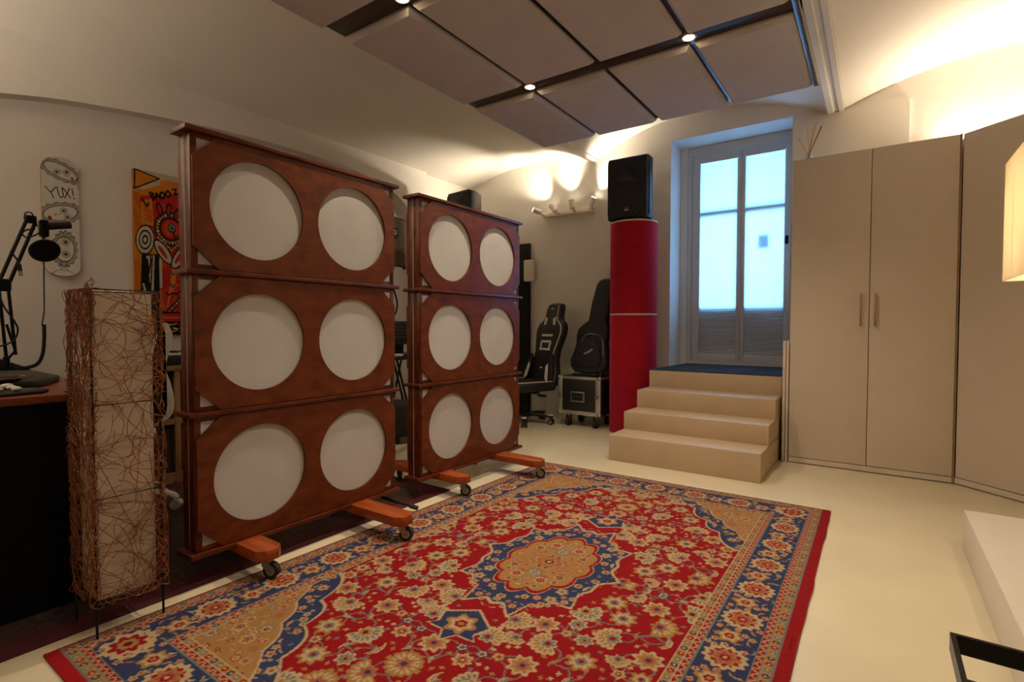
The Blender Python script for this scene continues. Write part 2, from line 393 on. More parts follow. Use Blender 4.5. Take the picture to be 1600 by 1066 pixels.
# square floor lamp on the platform
fl = thing('shade_floor_lamp', 'lit floor lamp with a square cream shade at right edge', 'lamp', (.641, 2.806, .19))
sx0, sx1, sy0, sy1, sz0, sz1 = .432, .85, 2.60, 3.012, 1.262, 1.755
sh = MB(); k = .003
sh.box(sx0, sx0+k, sy0, sy1, sz0, sz1); sh.box(sx1-k, sx1, sy0, sy1, sz0, sz1); sh.box(sx0+k, sx1-k, sy0, sy0+k, sz0, sz1); sh.box(sx0+k, sx1-k, sy1-k, sy1, sz0, sz1)
shd = sh.build('lamp_shade', M_shade, fl, 0)
MB().box(sx0+.001, sx0+.0045, sy1-.185, sy1-.180, sz0, sz1).build('shade_seam', M_trim, shd)
MB().lathe([(.11, 0), (.11, .015), (.02, .03), (.011, .04), (.011, 1.2), (.02, 1.21), (.02, 1.26), (.008, 1.27)], (.641, 2.806, .19), 28).build('stand', M_steel, fl)
MB().ball((.641, 2.806, 1.52), .032, 1, 1, 1.25).build('bulb', M_bulb, fl)
# ================================================================== ROLLING ACOUSTIC GOBOS
def make_gobo(label):
    g = thing('acoustic_gobo', label, 'acoustic screen', (0, 0, 0), 'rolling acoustic screens')
    HL = .533                                                        # half length of the frame
    caps = (.122, .697, 1.279, 1.846)
    for i, z in enumerate(caps):
        MB().box(-.068, .068, -.558, .558, z, z+.019, .002).build('cap_board', M_wood, g)
    for i in range(3):
        z0, z1 = caps[i]+.019, caps[i+1]
        fr = MB()
        for s in (-1, 1):
            y0, y1 = (s*HL, s*(HL-.026)) if s > 0 else (s*HL, s*(HL-.026))
            ya, yb = min(y0, y1), max(y0, y1)
            fr.box(-.004, .046, ya, yb, z0, z1, .0015); fr.box(-.054, -.009, ya, yb, z0, z1, .0015)
        fr.box(-.004, .046, -HL+.026, HL-.026, z0, z0+.020, .001); fr.box(-.004, .046, -HL+.026, HL-.026, z1-.020, z1, .001)
        fr.box(-.054, -.009, -HL+.026, HL-.026, z0, z0+.020, .001); fr.box(-.054, -.009, -HL+.026, HL-.026, z1-.020, z1, .001)
        fr.build('frame', M_wood, g)
        MB().box(-.036, .043, -HL+.027, HL-.027, z0+.021, z1-.021).box(-.0085, -.0045, -HL+.001, HL-.001, z0, z1).build('acoustic_core', M_felt, g, 0)
        zc = (z0+z1)/2; ch = .098; e = HL-.004; zt = z1-.004; zb = z0+.004
        outl = [(-e+ch, zb), (e-ch, zb), (e, zb+ch*.92), (e, zt-ch*.92), (e-ch, zt), (-e+ch, zt), (-e, zt-ch*.92), (-e, zb+ch*.92)]
        MB().prism(outl, YZ, .046, .058, holes=[circ(-.2525, zc, .212, 72), circ(.2525, zc, .212, 72)]).build('front_panel', M_woodp, g)
        MB().prism(outl, YZ, -.0665, -.0545, holes=[circ(-.2525, zc, .212, 48), circ(.2525, zc, .212, 48)]).build('rear_panel', M_woodp, g)
    for y, xa, xb in ((-.325, -.40, .25), (.27, -.22, .43)):
        pts = [(xa+.03, y-.055), (xb-.035, y-.055), (xb, y-.025), (xb, y+.03), (xb-.03, y+.055), (xa+.03, y+.055), (xa, y+.03), (xa, y-.03)]
        foot = MB().prism(pts, XY, .092, .138, .003).build('foot', M_woodl, g)
        for x, a in ((xb-.035, .5), (xa+.045, 2.2)):
            c = MB(); Mx = Matrix.Translation((x, y, 0)) @ Matrix.Rotation(a, 4, 'Z')
            c.box(-.03, .03, -.022, .022, .088, .092, mi=1, M=Mx)
            c.cyl((0, 0, .074), (0, 0, .089), .017, 16, 1, M=Mx)
            for sy in (-1, 1):
                c.prism([(-.018, .078), (.016, .078), (.030, .046), (.022, .032), (.010, .034), (-.018, .066)], lambda p, q, h: (p, h, q), sy*.0155, sy*.0185, mi=1, M=Mx)
            c.cyl((.017, -.0125, .0435), (.017, .0125, .0435), .0335, 28, 0, M=Mx)
            c.cyl((.017, -.0135, .0435), (.017, .0135, .0435), .020, 20, 2, M=Mx)
            c.cyl((.017, -.02, .0435), (.017, .02, .0435), .006, 10, 1, M=Mx)
            c.build('caster', [M_rubber, M_steel, M_alu], foot)
    return g
g1 = make_gobo('left mahogany acoustic screen with six round white openings, nearer the rattan lamp')
g2 = dup(g1); g1.location = (-2.298, 1.512, 0); g2.location = (-2.318, 2.80, 0)
g2['label'] = 'right mahogany acoustic screen with six round white openings, nearer the red column'

# ================================================================== ORIENTAL RUG
RES = .004
GOLD, CREAM, RED, BLUE, TEAL, DRED, PINK = '#8e683b', '#a48d6b', '#7f0b12', '#2c3250', '#66665f', '#560c13', '#8f4a3c'
PX, PY = .952, 1.467
rg = Ras(PX, PY, RES, RED)                                            # one quadrant measured from the centre
rr = random.Random(11)
def rosette(cx, cy, r, cols, n=7, amp=.17, ph=0.):
    k = [1, .72, .42, .2]
    for kk, c in zip(k, cols): rg.ell(cx, cy, r*kk, r*kk, c, petals=n, amp=amp if kk > .5 else .1, ph=ph)
def palmette(cx, cy, r, rot, cols):
    # fan of pointed petals around a heart
    for j in range(9):
        a = rot+(j-4)*.42; L = r*(1.15 if j == 4 else 1.0)
        rg.stroke([(cx, cy), (cx+L*math.cos(a), cy+L*math.sin(a))], r*.42, cols[0], r*.16)
    for j in range(9):
        a = rot+(j-4)*.42; L = r*.86
        rg.stroke([(cx, cy), (cx+L*math.cos(a), cy+L*math.sin(a))], r*.2, cols[1], r*.06)
    rg.ell(cx, cy, r*.55, r*.55, cols[0], petals=6, amp=.2); rg.ell(cx, cy, r*.42, r*.42, cols[2], petals=6, amp=.2); rg.ell(cx, cy, r*.2, r*.2, cols[3])
def leaf(cx, cy, L, rot, c1, c2):
    pts = []
    for t in np.linspace(0, 1, 9):
        u = (t-.5)*L; v = .35*L*(1-(2*t-1)**2)*.6
        pts.append((cx+u*math.cos(rot)-v*math.sin(rot), cy+u*math.sin(rot)+v*math.cos(rot)))
    rg.stroke(pts[:5], L*.06, c1, L*.26); rg.stroke(pts[4:], L*.26, c1, L*.03)
    rg.stroke(pts[1:8], L*.06, c2)
X, Y = rg.X, rg.Y
FX, FY = PX-.278, PY-.278
# --- field vines and flowers
pl = []
def ok(x, y, r):
    if not (0 <= x < FX-.02 and 0 <= y < FY-.02): return False
    if math.hypot(x/.325, y/.49) < 1.05: return False
    if (FX-x)/.47+(FY-y)/.66 < 1.0: return False
    if math.hypot(x/.12, (y-.60)/.12) < 1: return False
    return all(math.hypot(x-a, y-b) > r+c+.002 for a, b, c, _ in pl)
for rad, tries, kind in ((.054, 260, 0), (.037, 700, 1), (.025, 1300, 2), (.013, 2600, 3)):
    for _ in range(tries):
        x, y = rr.uniform(0, FX), rr.uniform(0, FY)
        if rr.random() < .15: x = 0 if kind < 2 else x
        if ok(x, y, rad): pl.append((x, y, rad, kind))
for i, (x, y, r, k) in enumerate(pl):
    if k > 2: continue
    nb = sorted(((math.hypot(x-a, y-b), a, b) for a, b, c, kk in pl if (a, b) != (x, y) and kk < 3))[:2]
    for d, a, b in nb:
        if d < .24:
            mx, my = (x+a)/2+(b-y)*.3, (y+b)/2-(a-x)*.3
            rg.stroke(spline([(x, y, 0), (mx, my, 0), (a, b, 0)], 6), .0055, TEAL)
for x, y, r, k in pl:
    a = rr.uniform(0, 2*PI)
    if k == 0:
        if rr.random() < .6: palmette(x, y, r*.98, a, rr.choice([(CREAM, TEAL, GOLD, DRED), (CREAM, GOLD, TEAL, RED), (GOLD, CREAM, PINK, BLUE)]))
        else: rosette(x, y, r*.85, rr.choice([(CREAM, GOLD, PINK, BLUE), (GOLD, CREAM, TEAL, RED)]), 8)
    elif k == 1:
        q = rr.random()
        if q < .45: rosette(x, y, r*.85, rr.choice([(CREAM, GOLD, RED, CREAM), (CREAM, TEAL, GOLD, DRED), (GOLD, CREAM, PINK, BLUE)]), 7)
        elif q < .75: leaf(x, y, r*2.1, a, CREAM, TEAL); leaf(x, y+.012, r*1.3, a+.5, GOLD, CREAM)
        else: palmette(x, y, r*.95, a, (CREAM, GOLD, TEAL, RED))
    elif k == 2:
        if rr.random() < .5: rosette(x, y, r*.8, rr.choice([(GOLD, CREAM, RED, GOLD), (BLUE, CREAM, BLUE, GOLD), (CREAM, GOLD, DRED, CREAM)]), 5)
        else: leaf(x, y, r*2, a, rr.choice([CREAM, GOLD]), TEAL)
    else:
        rg.ell(x, y, r*.75, r*.5, rr.choice([CREAM, GOLD, TEAL, GOLD]), a, petals=4, amp=.3)
def scatter(inside, n, rad, cols, seed, dense=1.9):
    q = random.Random(seed); got = []
    for _ in range(n):
        x, y = q.uniform(0, FX), q.uniform(0, FY)
        r = rad*q.choice([.6, 1, 1, 1.5])
        if not inside(x, y): continue
        if any(math.hypot(x-a, y-b) < (r+c)*dense*.55 for a, b, c in got): continue
        got.append((x, y, r)); cs = q.choice(cols)
        if q.random() < .65: rosette(x, y, r, cs, q.choice([5, 6, 8]))
        else: leaf(x, y, r*2.2, q.uniform(0, 6.28), cs[0], cs[1])
# --- medallion
th = np.arctan2(Y/.46, X/.31); rm = np.hypot(X/.31, Y/.46)
sc = 1.02-.15*np.abs(np.sin(5*th))**.8+.03*np.cos(20*th)
rg.fill(rm < sc*1.045, CREAM); rg.fill(rm < sc, BLUE)
mfun = lambda x, y: math.hypot(x/.31, y/.46) < .97 and math.hypot(x/.2, y/.30) > 1.1
scatter(mfun, 9000, .017, [(GOLD, CREAM, RED, GOLD), (CREAM, GOLD, PINK, RED), (PINK, CREAM, RED, CREAM), (TEAL, CREAM, GOLD, RED)], 3)
th2 = np.arctan2(Y/.285, X/.19); r2 = np.hypot(X/.19, Y/.285); sc2 = 1.04-.12*np.abs(np.sin(6*th2))**.8*0-.13*(1-np.abs(np.cos(6*th2)))
rg.fill(r2 < sc2*1.07, CREAM); rg.fill(r2 < sc2*1.05, RED); rg.fill(r2 < sc2*.97, GOLD)
scatter(lambda x, y: math.hypot(x/.19, y/.285) < .88, 6000, .014, [(RED, CREAM, GOLD, RED), (TEAL, CREAM, RED, GOLD), (CREAM, DRED, GOLD, BLUE), (PINK, CREAM, BLUE, CREAM)], 5)
rosette(0, 0, .05, (PINK, GOLD, DRED, CREAM), 6); rosette(0, .12, .03, (TEAL, CREAM, BLUE, CREAM), 6); rosette(.06, .17, .026, (CREAM, RED, GOLD, RED), 7)
# --- pendant shields on the long axis
for cx, cy in ((0, .60),):
    for k, c in ((1.12, CREAM), (1, BLUE)):
        rg.poly([(cx-.1*k, cy-.03*k), (cx, cy-.1*k), (cx+.1*k, cy-.03*k), (cx+.075*k, cy+.03*k), (cx+.1*k, cy+.055*k), (cx+.03*k, cy+.06*k), (cx, cy+.11*k), (cx-.03*k, cy+.06*k), (cx-.1*k, cy+.055*k)], c)
    rosette(cx, cy, .055, (GOLD, CREAM, RED, GOLD), 6)
# --- corner spandrels
cx_, cy_ = FX-X, FY-Y
ang = np.arctan2(cy_/.6, cx_/.42)
eb = cx_/.43+cy_/.60; e1 = 1+.10*np.abs(np.cos(7*ang))-.04
rg.fill((eb < e1*1.03) & (cx_ > 0) & (cy_ > 0), CREAM); rg.fill((eb < e1) & (cx_ > 0) & (cy_ > 0), BLUE)
scatter(lambda x, y: .86 < (FX-x)/.43+(FY-y)/.60 < .97 or ((FX-x)/.43+(FY-y)/.60 < .97 and (FX-x)/.345+(FY-y)/.44 > 1.05), 6000, .015, [(GOLD, CREAM, RED, GOLD), (CREAM, GOLD, PINK, RED), (TEAL, CREAM, GOLD, RED)], 8)
eg = cx_/.345+cy_/.43; e2 = 1+.07*np.abs(np.cos(6*ang))-.04
rg.fill((eg < e2*1.03) & (cx_ > 0) & (cy_ > 0), CREAM); rg.fill((eg < e2) & (cx_ > 0) & (cy_ > 0), GOLD)
scatter(lambda x, y: (FX-x)/.345+(FY-y)/.43 < .92, 6000, .0165, [(RED, CREAM, GOLD, RED), (TEAL, CREAM, RED, GOLD), (CREAM, PINK, GOLD, BLUE), (PINK, GOLD, DRED, CREAM)], 9)
# --- borders
D = np.minimum(PX-X, PY-Y); side = (PX-X) < (PY-Y); S = np.where(side, Y, X)
def band(d0, d1, c): rg.fill((D >= d0) & (D < d1), c)
band(0, .278, GOLD)
for a, b in ((0, .036), (.245, .278)):
    band(a, b, '#93703f'); c = (a+b)/2
    u = (S % .034)-.017; v = D-c; j = (S//.034).astype(int) % 3
    rr_ = np.hypot(u, v)
    M0 = (D >= a) & (D < b)
    rg.fill(M0 & (rr_ < .011) & (j == 0), RED); rg.fill(M0 & (rr_ < .011) & (j == 1), TEAL); rg.fill(M0 & (rr_ < .011) & (j == 2), BLUE); rg.fill(M0 & (rr_ < .005), CREAM)
    rg.fill(M0 & (np.abs(v) > (b-a)/2-.004), TEAL if a == 0 else CREAM)
for a, b in ((.036, .058), (.222, .245)):
    band(a, b, RED); tri = np.abs(((S/.034) % 1)-.5)*2; v = (D-a)/(b-a)
    rg.fill((D >= a) & (D < b) & (np.abs(v-tri) < .26), CREAM); rg.fill((D >= a) & (D < b) & (np.abs(v-tri) < .08), PINK)
band(.058, .222, BLUE); rg.fill((np.abs(D-.060) < .003) | (np.abs(D-.221) < .003), TEAL)
q = random.Random(4); PER = .262
for sd in (0, 1):
    lim = PY if sd else PX
    put = (lambda s_, d_: (PX-d_, s_)) if sd else (lambda s_, d_: (s_, PY-d_))
    n = int(lim/PER)+1
    for i in range(n+1):
        s0 = i*PER
        if s0 > lim+.05: continue
        items = [(0, .14, .066, 'big'), (PER/2, .155, .04, 'mid')]+[(q.uniform(.05, PER-.05), q.uniform(.072, .21), .0125, 'sm') for _ in range(70)]
        done = []
        for ds, d_, r, kk in items:
            s_ = s0+ds
            if s_ > lim-d_+.03: continue
            if any(math.hypot(s_-a, d_-b) < (r+c)*.95 for a, b, c in done): continue
            done.append((s_, d_, r)); x, y = put(s_, d_)
            if kk == 'big': rosette(x, y, r, (CREAM, RED, CREAM, DRED), 13, .09); rosette(x, y, r*.6, (GOLD, PINK, RED, CREAM), 7)
            elif kk == 'mid': rosette(x, y, r, (GOLD, CREAM, RED, GOLD), 6)
            elif q.random() < .6: rosette(x, y, r, q.choice([(CREAM, GOLD, RED, CREAM), (PINK, CREAM, RED, GOLD), (GOLD, CREAM, PINK, RED)]), 5)
            else: leaf(x, y, r*2.6, q.uniform(0, 6.28), q.choice([GOLD, CREAM, PINK, TEAL]), CREAM)
rosette(PX-.14, PY-.14, .07, (CREAM, RED, GOLD, DRED), 8)
Q = rg.c
half = np.concatenate([Q[:, :0:-1], Q], 1); full = np.concatenate([half[:0:-1], half], 0)
def padc(a, n, axis, before, col):
    sh = list(a.shape); sh[axis] = n; p = np.zeros(sh); p[:] = lin(col)
    return np.concatenate([p, a] if before else [a, p], axis)
full = padc(full, 11, 1, False, '#800f13'); full = padc(full, 3, 1, True, '#800f13'); full = padc(full, 10, 0, True, '#8e1218'); full = padc(full, 3, 0, False, '#800f13')
ny, nx, _ = full.shape
kn = np.random.RandomState(3).uniform(.86, 1.12, (ny, nx, 1)); full = np.clip(full*kn, 0, 1)
cor = {(0, 0): (-2.185, .487), (1, 0): (-.196, .487), (0, 1): (-2.122, 3.468), (1, 1): (-.198, 3.495)}
U, V = np.meshgrid(np.linspace(0, 1, nx), np.linspace(0, 1, ny))
B = lambda i: cor[0, 0][i]*(1-U)*(1-V)+cor[1, 0][i]*U*(1-V)+cor[0, 1][i]*(1-U)*V+cor[1, 1][i]*U*V
Zr = .008+np.random.RandomState(5).uniform(-.0006, .0006, (ny, nx))
wob = .0035*np.sin(V*23)+.002*np.sin(V*61)
P = np.stack([B(0)+wob*(U > .99), B(1), Zr], -1)
rug = thing('oriental_rug', 'large red oriental rug with blue border and central medallion', 'rug', (-1.18, 1.98, 0))
grid_mesh('pile', P, full, mat_vcol('rug_wool', .95, .5, 350), rug)
MB().prism([cor[0, 0], cor[1, 0], cor[1, 1], cor[0, 1]], XY, .0005, .0065).build('backing', mat('rug_edge', '#8e1014', .95), rug)
# dark rug under the screens
dr = thing('dark_rug', 'dark brown patterned rug with maroon edge under the wooden screens', 'rug', (-3.2, .9, 0))
m = mat('dark_rug_wool', '#17100c', .95, scale=38, col2='#4a3020', bump=.5, bscale=180)
MB().prism([(-3.75, -1.0), (-2.37, -1.0), (-2.37, 2.40), (-3.75, 2.40)], XY, .0005, .006).build('pile', m, dr)
e = MB(); mm = mat('maroon_edge', '#4a0d14', .95, bump=.4, bscale=200)
e.box(-2.37, -2.255, -1.1, 2.525, .0005, .006); e.box(-3.87, -3.75, -1.1, 2.525, .0005, .006); e.box(-3.75, -2.37, 2.40, 2.525, .0005, .006); e.box(-3.75, -2.37, -1.1, -1.0, .0005, .006)
e.build('border', mm, dr)
# ================================================================== CEILING RAFT
fr = thing('ceiling_raft', 'dark brown frame of the suspended ceiling raft holding grey panels', 'ceiling frame', (-1.41, 2.4, 2.70))
xs = [-2.465, -1.9435, -1.4155, -.8885, -.372]
XL, XR, YF = -2.465, -.343, 4.012
rows = [(3.05, 4.005, 'far'), (1.889, 2.912, 'middle'), (.73, 1.749, 'near')]
b = MB(); zb = 2.684
for y0, y1 in ((2.88, 3.08), (1.72, 1.92), (.55, .76)): b.box(XL, XR, y0, y1, zb, zb+.05, .002)
b.build('cross_beam', M_beam, fr)
b = MB()
for x in xs[1:4]: b.box(x-.03, x+.03, .55, YF-.005, zb+.004, zb+.045)
b.build('batten', M_beam, fr)
MB().box(XR-.028, XR, .55, YF, 2.658, zb+.05, .002).build('side_board', M_beam, fr)
for x in (-2.1, -.7):
    for y in (1.0, 2.98): MB().cyl((x, y, zb+.05), (x, y, 3.16), .004, 8).build('hanger', M_steel, fr)
nm = ['first', 'second', 'third', 'fourth']
for y0, y1, rn in rows:
    for i in range(4):
        x0 = xs[i]+(.013 if i else 0); x1 = xs[i+1]-(.017 if i < 3 else .006)
        p = MB(); bb = bmesh.new(); bv = .022; h = [(x0, x1, y0, y1, zb), (x0, x1, y0, y1, 2.672), (x0+bv, x1-bv, y0+bv, y1-bv, 2.65)]
        rings = [[bb.verts.new(v) for v in ((a, c, z), (b_, c, z), (b_, d, z), (a, d, z))] for a, b_, c, d, z in h]
        bb.faces.new(rings[0]); bb.faces.new(rings[-1][::-1])
        for r0, r1 in zip(rings, rings[1:]):
            for k in range(4): bb.faces.new((r0[k], r1[k], r1[(k+1) % 4], r0[(k+1) % 4]))
        p._merge(bb)
        tag(p.build('ceiling_panel', M_panel, None, 20), 'grey ceiling panel, %s from the left in the %s row of the raft' % (nm[i], rn), 'ceiling panel', 'grey panels of the ceiling raft')
M_ring = mat('lamp_ring', '#c9bfae', .35, metal=.6)
spots = []
for x, y, lab in ((-1.944, 2.985, 'lit round downlight between the first and second far ceiling panels'), (-.8885, 2.985, 'lit round downlight between the third and fourth far ceiling panels'), (-1.944, 1.83, 'lit round downlight at the top edge of the photo')):
    d = thing('downlight', lab, 'ceiling light', (x, y, zb), 'downlights in the ceiling raft')
    MB().lathe([(.042, 0), (.042, -.004), (.033, -.007), (.030, -.003), (.030, 0)], (x, y, zb), 28).build('lamp_ring', M_ring, d)
    MB().lathe([(.0, -.0045), (.029, -.0045), (.029, -.0025), (0, -.0025)], (x, y, zb), 24, cap=False).build('bulb', M_bulb, d)
    spots.append((x, y))
# ================================================================== WALL SPOTLIGHT BAR
tr = thing('spotlight_bar', 'white four-head spotlight bar on the back wall', 'wall light', (-2.97, 5.42, 2.40))
M_lamp = mat('lamp_white', '#ece3d3', .5)
bp = MB().prism([(-3.335, 2.386), (-2.60, 2.376), (-2.585, 2.39), (-2.60, 2.418), (-3.335, 2.43), (-3.35, 2.41)], XZ, 5.405, 5.46, .003)
bp.build('mounting_bar', M_lamp, tr)
heads = []
for bx, bz, d in ((-3.315, 2.425, (-.80, -.50, .36)), (-3.115, 2.415, (-.62, .03, .80)), (-2.885, 2.42, (-.22, .04, .95)), (-2.66, 2.42, (.42, -.05, .80))):
    d = Vector(d).normalized(); p0 = Vector((bx, 5.335, bz)); 
    h = MB(); h.cyl((bx, 5.41, bz-.02), (bx, 5.33, bz-.005), .018, 14); h.cyl(p0, p0+d*.10, .031, 24)
    hd = h.build('lamp_head', M_lamp, tr)
    MB().cyl(p0+d*.098, p0+d*.1015, .027, 20).build('bulb', M_bulb2, hd)
    heads.append((p0+d*.105, d))
# ================================================================== RED TUBES AND LOUDSPEAKER
def tube_trap(z0, z1, label):
    t = thing('bass_trap_tube', label, 'bass trap', (-2.03, 5.045, z0), 'stacked red tubes')
    MB().lathe([(.228, 0), (.232, .004), (.232, z1-z0-.016), (.226, z1-z0-.012), (0, z1-z0-.012)], (-2.03, 5.045, z0), 64).build('cloth_body', M_red, t, 50)
    MB().lathe([(.2335, z1-z0-.016), (.2345, z1-z0-.013), (.2345, z1-z0-.003), (.232, z1-z0), (0, z1-z0)], (-2.03, 5.045, z0), 64, cap=False).build('metal_ring', mat('pale_ring', '#c9b79c', .4, metal=.4), t)
tube_trap(0, 1.195, 'lower red velvet tube of the tall column beside the steps')
tube_trap(1.195, 2.11, 'upper red velvet tube carrying the black loudspeaker')
def pa_speaker(name, label, W, D, H, group):
    s = thing(name, label, 'speaker', (0, 0, 0), group)
    prof = [(-W/2+.02, -D/2), (W/2-.02, -D/2), (W/2, -D/2+.03), (W/2, -D/2+.13), (W/2-.075, D/2-.03), (W/2-.12, D/2), (-W/2+.12, D/2), (-W/2+.075, D/2-.03), (-W/2, -D/2+.13), (-W/2, -D/2+.03)]
    c = MB().prism(prof, XY, .012, H, .022, seg=3)
    for x in (-.12, .12): c.box(x-.02, x+.02, -D/2+.05, D/2-.1, 0, .014)
    c.build('cabinet', M_black, s)
    g = MB().prism(rrect(-W/2+.014, W/2-.014, .03, H-.02, .045), XZ, -D/2-.012, -D/2+.004, .004)
    gr = g.build('front_grille', mat('perforated_grille', '#0b0b0b', .55, bump=.8, bscale=260, var=.4, scale=200), s)
    ring = [(0+(W*.44)*math.cos(a), -D/2-.013, H*.36+(W*.44)*math.sin(a)) for a in np.linspace(0, 2*PI, 49)]
    MB().tube(ring, .003, 6).build('woofer_ring', mat('ring_grey', '#37332f', .35), s)
    MB().prism(rrect(-.085, .085, H-.24, H-.08, .02), XZ, -D/2-.0145, -D/2-.011, .001).build('horn_plate', M_black, s)
    bd = MB().prism([(-.022, .105), (.022, .105), (.016, .122), (-.016, .122)], XZ, -D/2-.016, -D/2-.012).build('red_badge', mat('red_badge', '#b01a24', .4), s)
    MB().box(-.02, .02, -D/2-.015, -D/2-.012, .09, .098).build('maker_plate', M_trim, s)
    hd = MB(); hd.box(W/2-.012, W/2+.003, -D/2+.03, -D/2+.036, .05, H-.04); hd.build('side_seam', M_rubber, s)
    return s
sp = pa_speaker('pa_speaker', 'black loudspeaker with small red badge on the red column', .425, .36, .615, 'black loudspeakers')
sp.location = (-2.03, 5.03, 2.11); sp.rotation_euler = (0, 0, .03)
# second loudspeaker on a pole behind the right screen
sp2 = pa_speaker('pa_speaker', 'black loudspeaker peeking over the right wooden screen', .36, .30, .56, 'black loudspeakers')
sp2.location = (-3.86, 4.62, 2.02); sp2.rotation_euler = (0, 0, -.12)
st = thing('speaker_stand', 'black tripod stand hidden behind the right wooden screen', 'stand', (-3.86, 4.62, 0))
MB().cyl((-3.86, 4.62, .15), (-3.86, 4.62, 2.005), .018, 14).cyl((-3.86, 4.62, 2.0), (-3.86, 4.62, 2.02), .06, 20).build('pole', M_blackm, st)
for k in range(3):
    a = k*2*PI/3+.4
    MB().tube([(-3.86+.02*math.cos(a), 4.62+.02*math.sin(a), .55), (-3.86+.38*math.cos(a), 4.62+.38*math.sin(a), .012)], .012, 8).build('leg', M_blackm, st)
# black panel against the back wall with the small white box on it
bpn = MB().box(-3.95, -3.53, 5.40, 5.455, 0, 2.09, .006)
tag(bpn.build('absorber_panel', mat('black_cloth', '#0e0d0c', .95)), 'tall black absorber panel standing against the back wall', 'acoustic panel')
wb = thing('wall_box', 'white rounded wall box at the edge of the black panel', 'box', (-3.50, 5.39, 1.62))
MB().prism(rrect(-3.563, -3.433, 1.617, 1.878, .022), XZ, 5.335, 5.399, .008).build('housing', M_white, wb)
MB().tube(spline([(-3.50, 5.38, 1.63), (-3.49, 5.385, 1.3), (-3.51, 5.39, .9), (-3.47, 5.39, .5), (-3.46, 5.44, .3)], 8), .004, 6).build('cable', M_black, wb)
# ================================================================== FLIGHT CASE AND GUITAR BAG
fc = thing('flight_case', 'black flight case with aluminium edges on castors by the red column', 'flight case', (-2.56, 5.1, 0))
x0, x1, y0, y1, z0, z1 = -2.808, -2.31, 4.88, 5.31, .135, .537
MB().box(x0+.004, x1-.004, y0+.004, y1-.004, z0+.004, z1-.004, .002).build('body', mat('black_laminate', '#0e0d0d', .5), fc)
a = MB(); e = .052
for xa, xb in ((x0, x0+e), (x1-.056, x1-.0)):
    a.box(xa, xb, y0, y0+.006, z0, z1, .001)
a.box(x0+e, x1-.056, y0, y0+.006, z1-.028, z1, .001); a.box(x0+e, x1-.056, y0, y0+.006, z0, z0+.04, .001)
a.box(x1-.006, x1, y0+.006, y0+.03, z0, z1); a.box(x1-.006, x1, y1-.03, y1, z0, z1); a.box(x1-.006, x1, y0+.03, y1-.03, z1-.025, z1); a.box(x0, x1-.006, y0+.006, y0+.03, z1-.006, z1); a.box(x0, x0+.006, y0+.006, y0+.03, z0, z1)
a.build('edge_trim', M_alu, fc)
for x in (x0+.012, x1-.012):
    for z in (z0+.012, z1-.012): MB().ball((x, y0+.012, z), .024, n=8).build('ball_corner', M_steel, fc)
h = MB().box(x0+.155, x1-.2+.02, y0-.006, y0+.004, z0+.135, z0+.245, .003).build('handle_dish', M_steel, fc)
MB().box(x0+.17, x1-.195, y0-.008, y0-.004, z0+.15, z0+.23).build('dish_recess', M_black, h)
MB().tube([(x0+.175, y0-.012, z0+.19), (x1-.2, y0-.012, z0+.19)], .009, 8).build('grip', M_rubber, h)
for x in (x0+.028, x1-.038): MB().cyl((x, y0-.012, z0+.2), (x, y0, z0+.2), .022, 16).box(x-.006, x+.006, y0-.016, y0-.01, z0+.18, z0+.22).build('butterfly_latch', M_steel, fc)
for x in (x0+.1, x1-.08):
    for y in (y0+.07, y1-.07):
        c = MB(); c.box(x-.04, x+.04, y-.035, y+.035, z0-.008, z0, mi=1); c.cyl((x-.018, y-.01, .0495), (x+.018, y-.01, .0495), .0485, 24)
        for s in (-1, 1): c.prism([(y-.03, .127), (y+.03, .127), (y+.01, .045), (y-.03, .045)], YZ, x+s*.022-.002, x+s*.022+.002, mi=1)
        c.build('castor', [M_rubber, M_steel], fc)
gb_pts = [(-2.512, 1.568), (-2.47, 1.588), (-2.41, 1.592), (-2.345, 1.572), (-2.321, 1.51), (-2.347, 1.363), (-2.387, 1.132), (-2.36, 1.085), (-2.344, 1.041), (-2.348, .966), (-2.365, .9), (-2.343, .801), (-2.323, .686), (-2.341, .61), (-2.395, .572), (-2.561, .558), (-2.694, .572), (-2.753, .633), (-2.763, .702), (-2.734, .789), (-2.712, .876), (-2.72, .962), (-2.707, 1.039), (-2.66, 1.085), (-2.593, 1.133), (-2.575, 1.335), (-2.539, 1.519)]
gbt = thing('guitar_bag', 'black soft guitar bag leaning upright on the flight case', 'guitar bag', (-2.54, 5.1, .54))
lean = lambda a, b, h: (a, h+.22*(b-.56), b)
MB().prism(gb_pts, lean, 5.03, 5.15, .022, seg=3).build('bag_body', M_bag, gbt)
pk = [(-2.68, .63), (-2.42, .63), (-2.39, .72), (-2.43, .86), (-2.47, .93), (-2.62, .93), (-2.67, .86), (-2.70, .72)]
pkt = MB().prism(pk, lean, 5.012, 5.035, .008).build('front_pocket', M_bag, gbt)
MB().prism([(-2.60, .775), (-2.55, .80), (-2.50, .83), (-2.49, .815), (-2.54, .78), (-2.58, .765)], lean, 5.0095, 5.0135).build('pale_logo', mat('pale_print', '#8a857c', .6), pkt)
MB().tube(spline([lean(a, b, 5.024) for a, b in ((-2.70, .70), (-2.62, .95), (-2.50, .985), (-2.40, .93), (-2.37, .75))], 6), .004, 6).build('zip', M_steel, gbt)
MB().tube(spline([lean(-2.33, 1.45, 5.08), lean(-2.30, 1.38, 5.05), lean(-2.335, 1.30, 5.08)], 6), .009, 6).build('carry_handle', M_rubber, gbt)
MB().box(-2.70, -2.60, 5.00, 5.06, .538, .56, .004).box(-2.40, -2.36, 5.02, 5.08, .538, .58, .004).box(-2.6, -2.42, 5.015, 5.15, .538, .562, .004).build('rubber_foot', M_rubber, gbt)
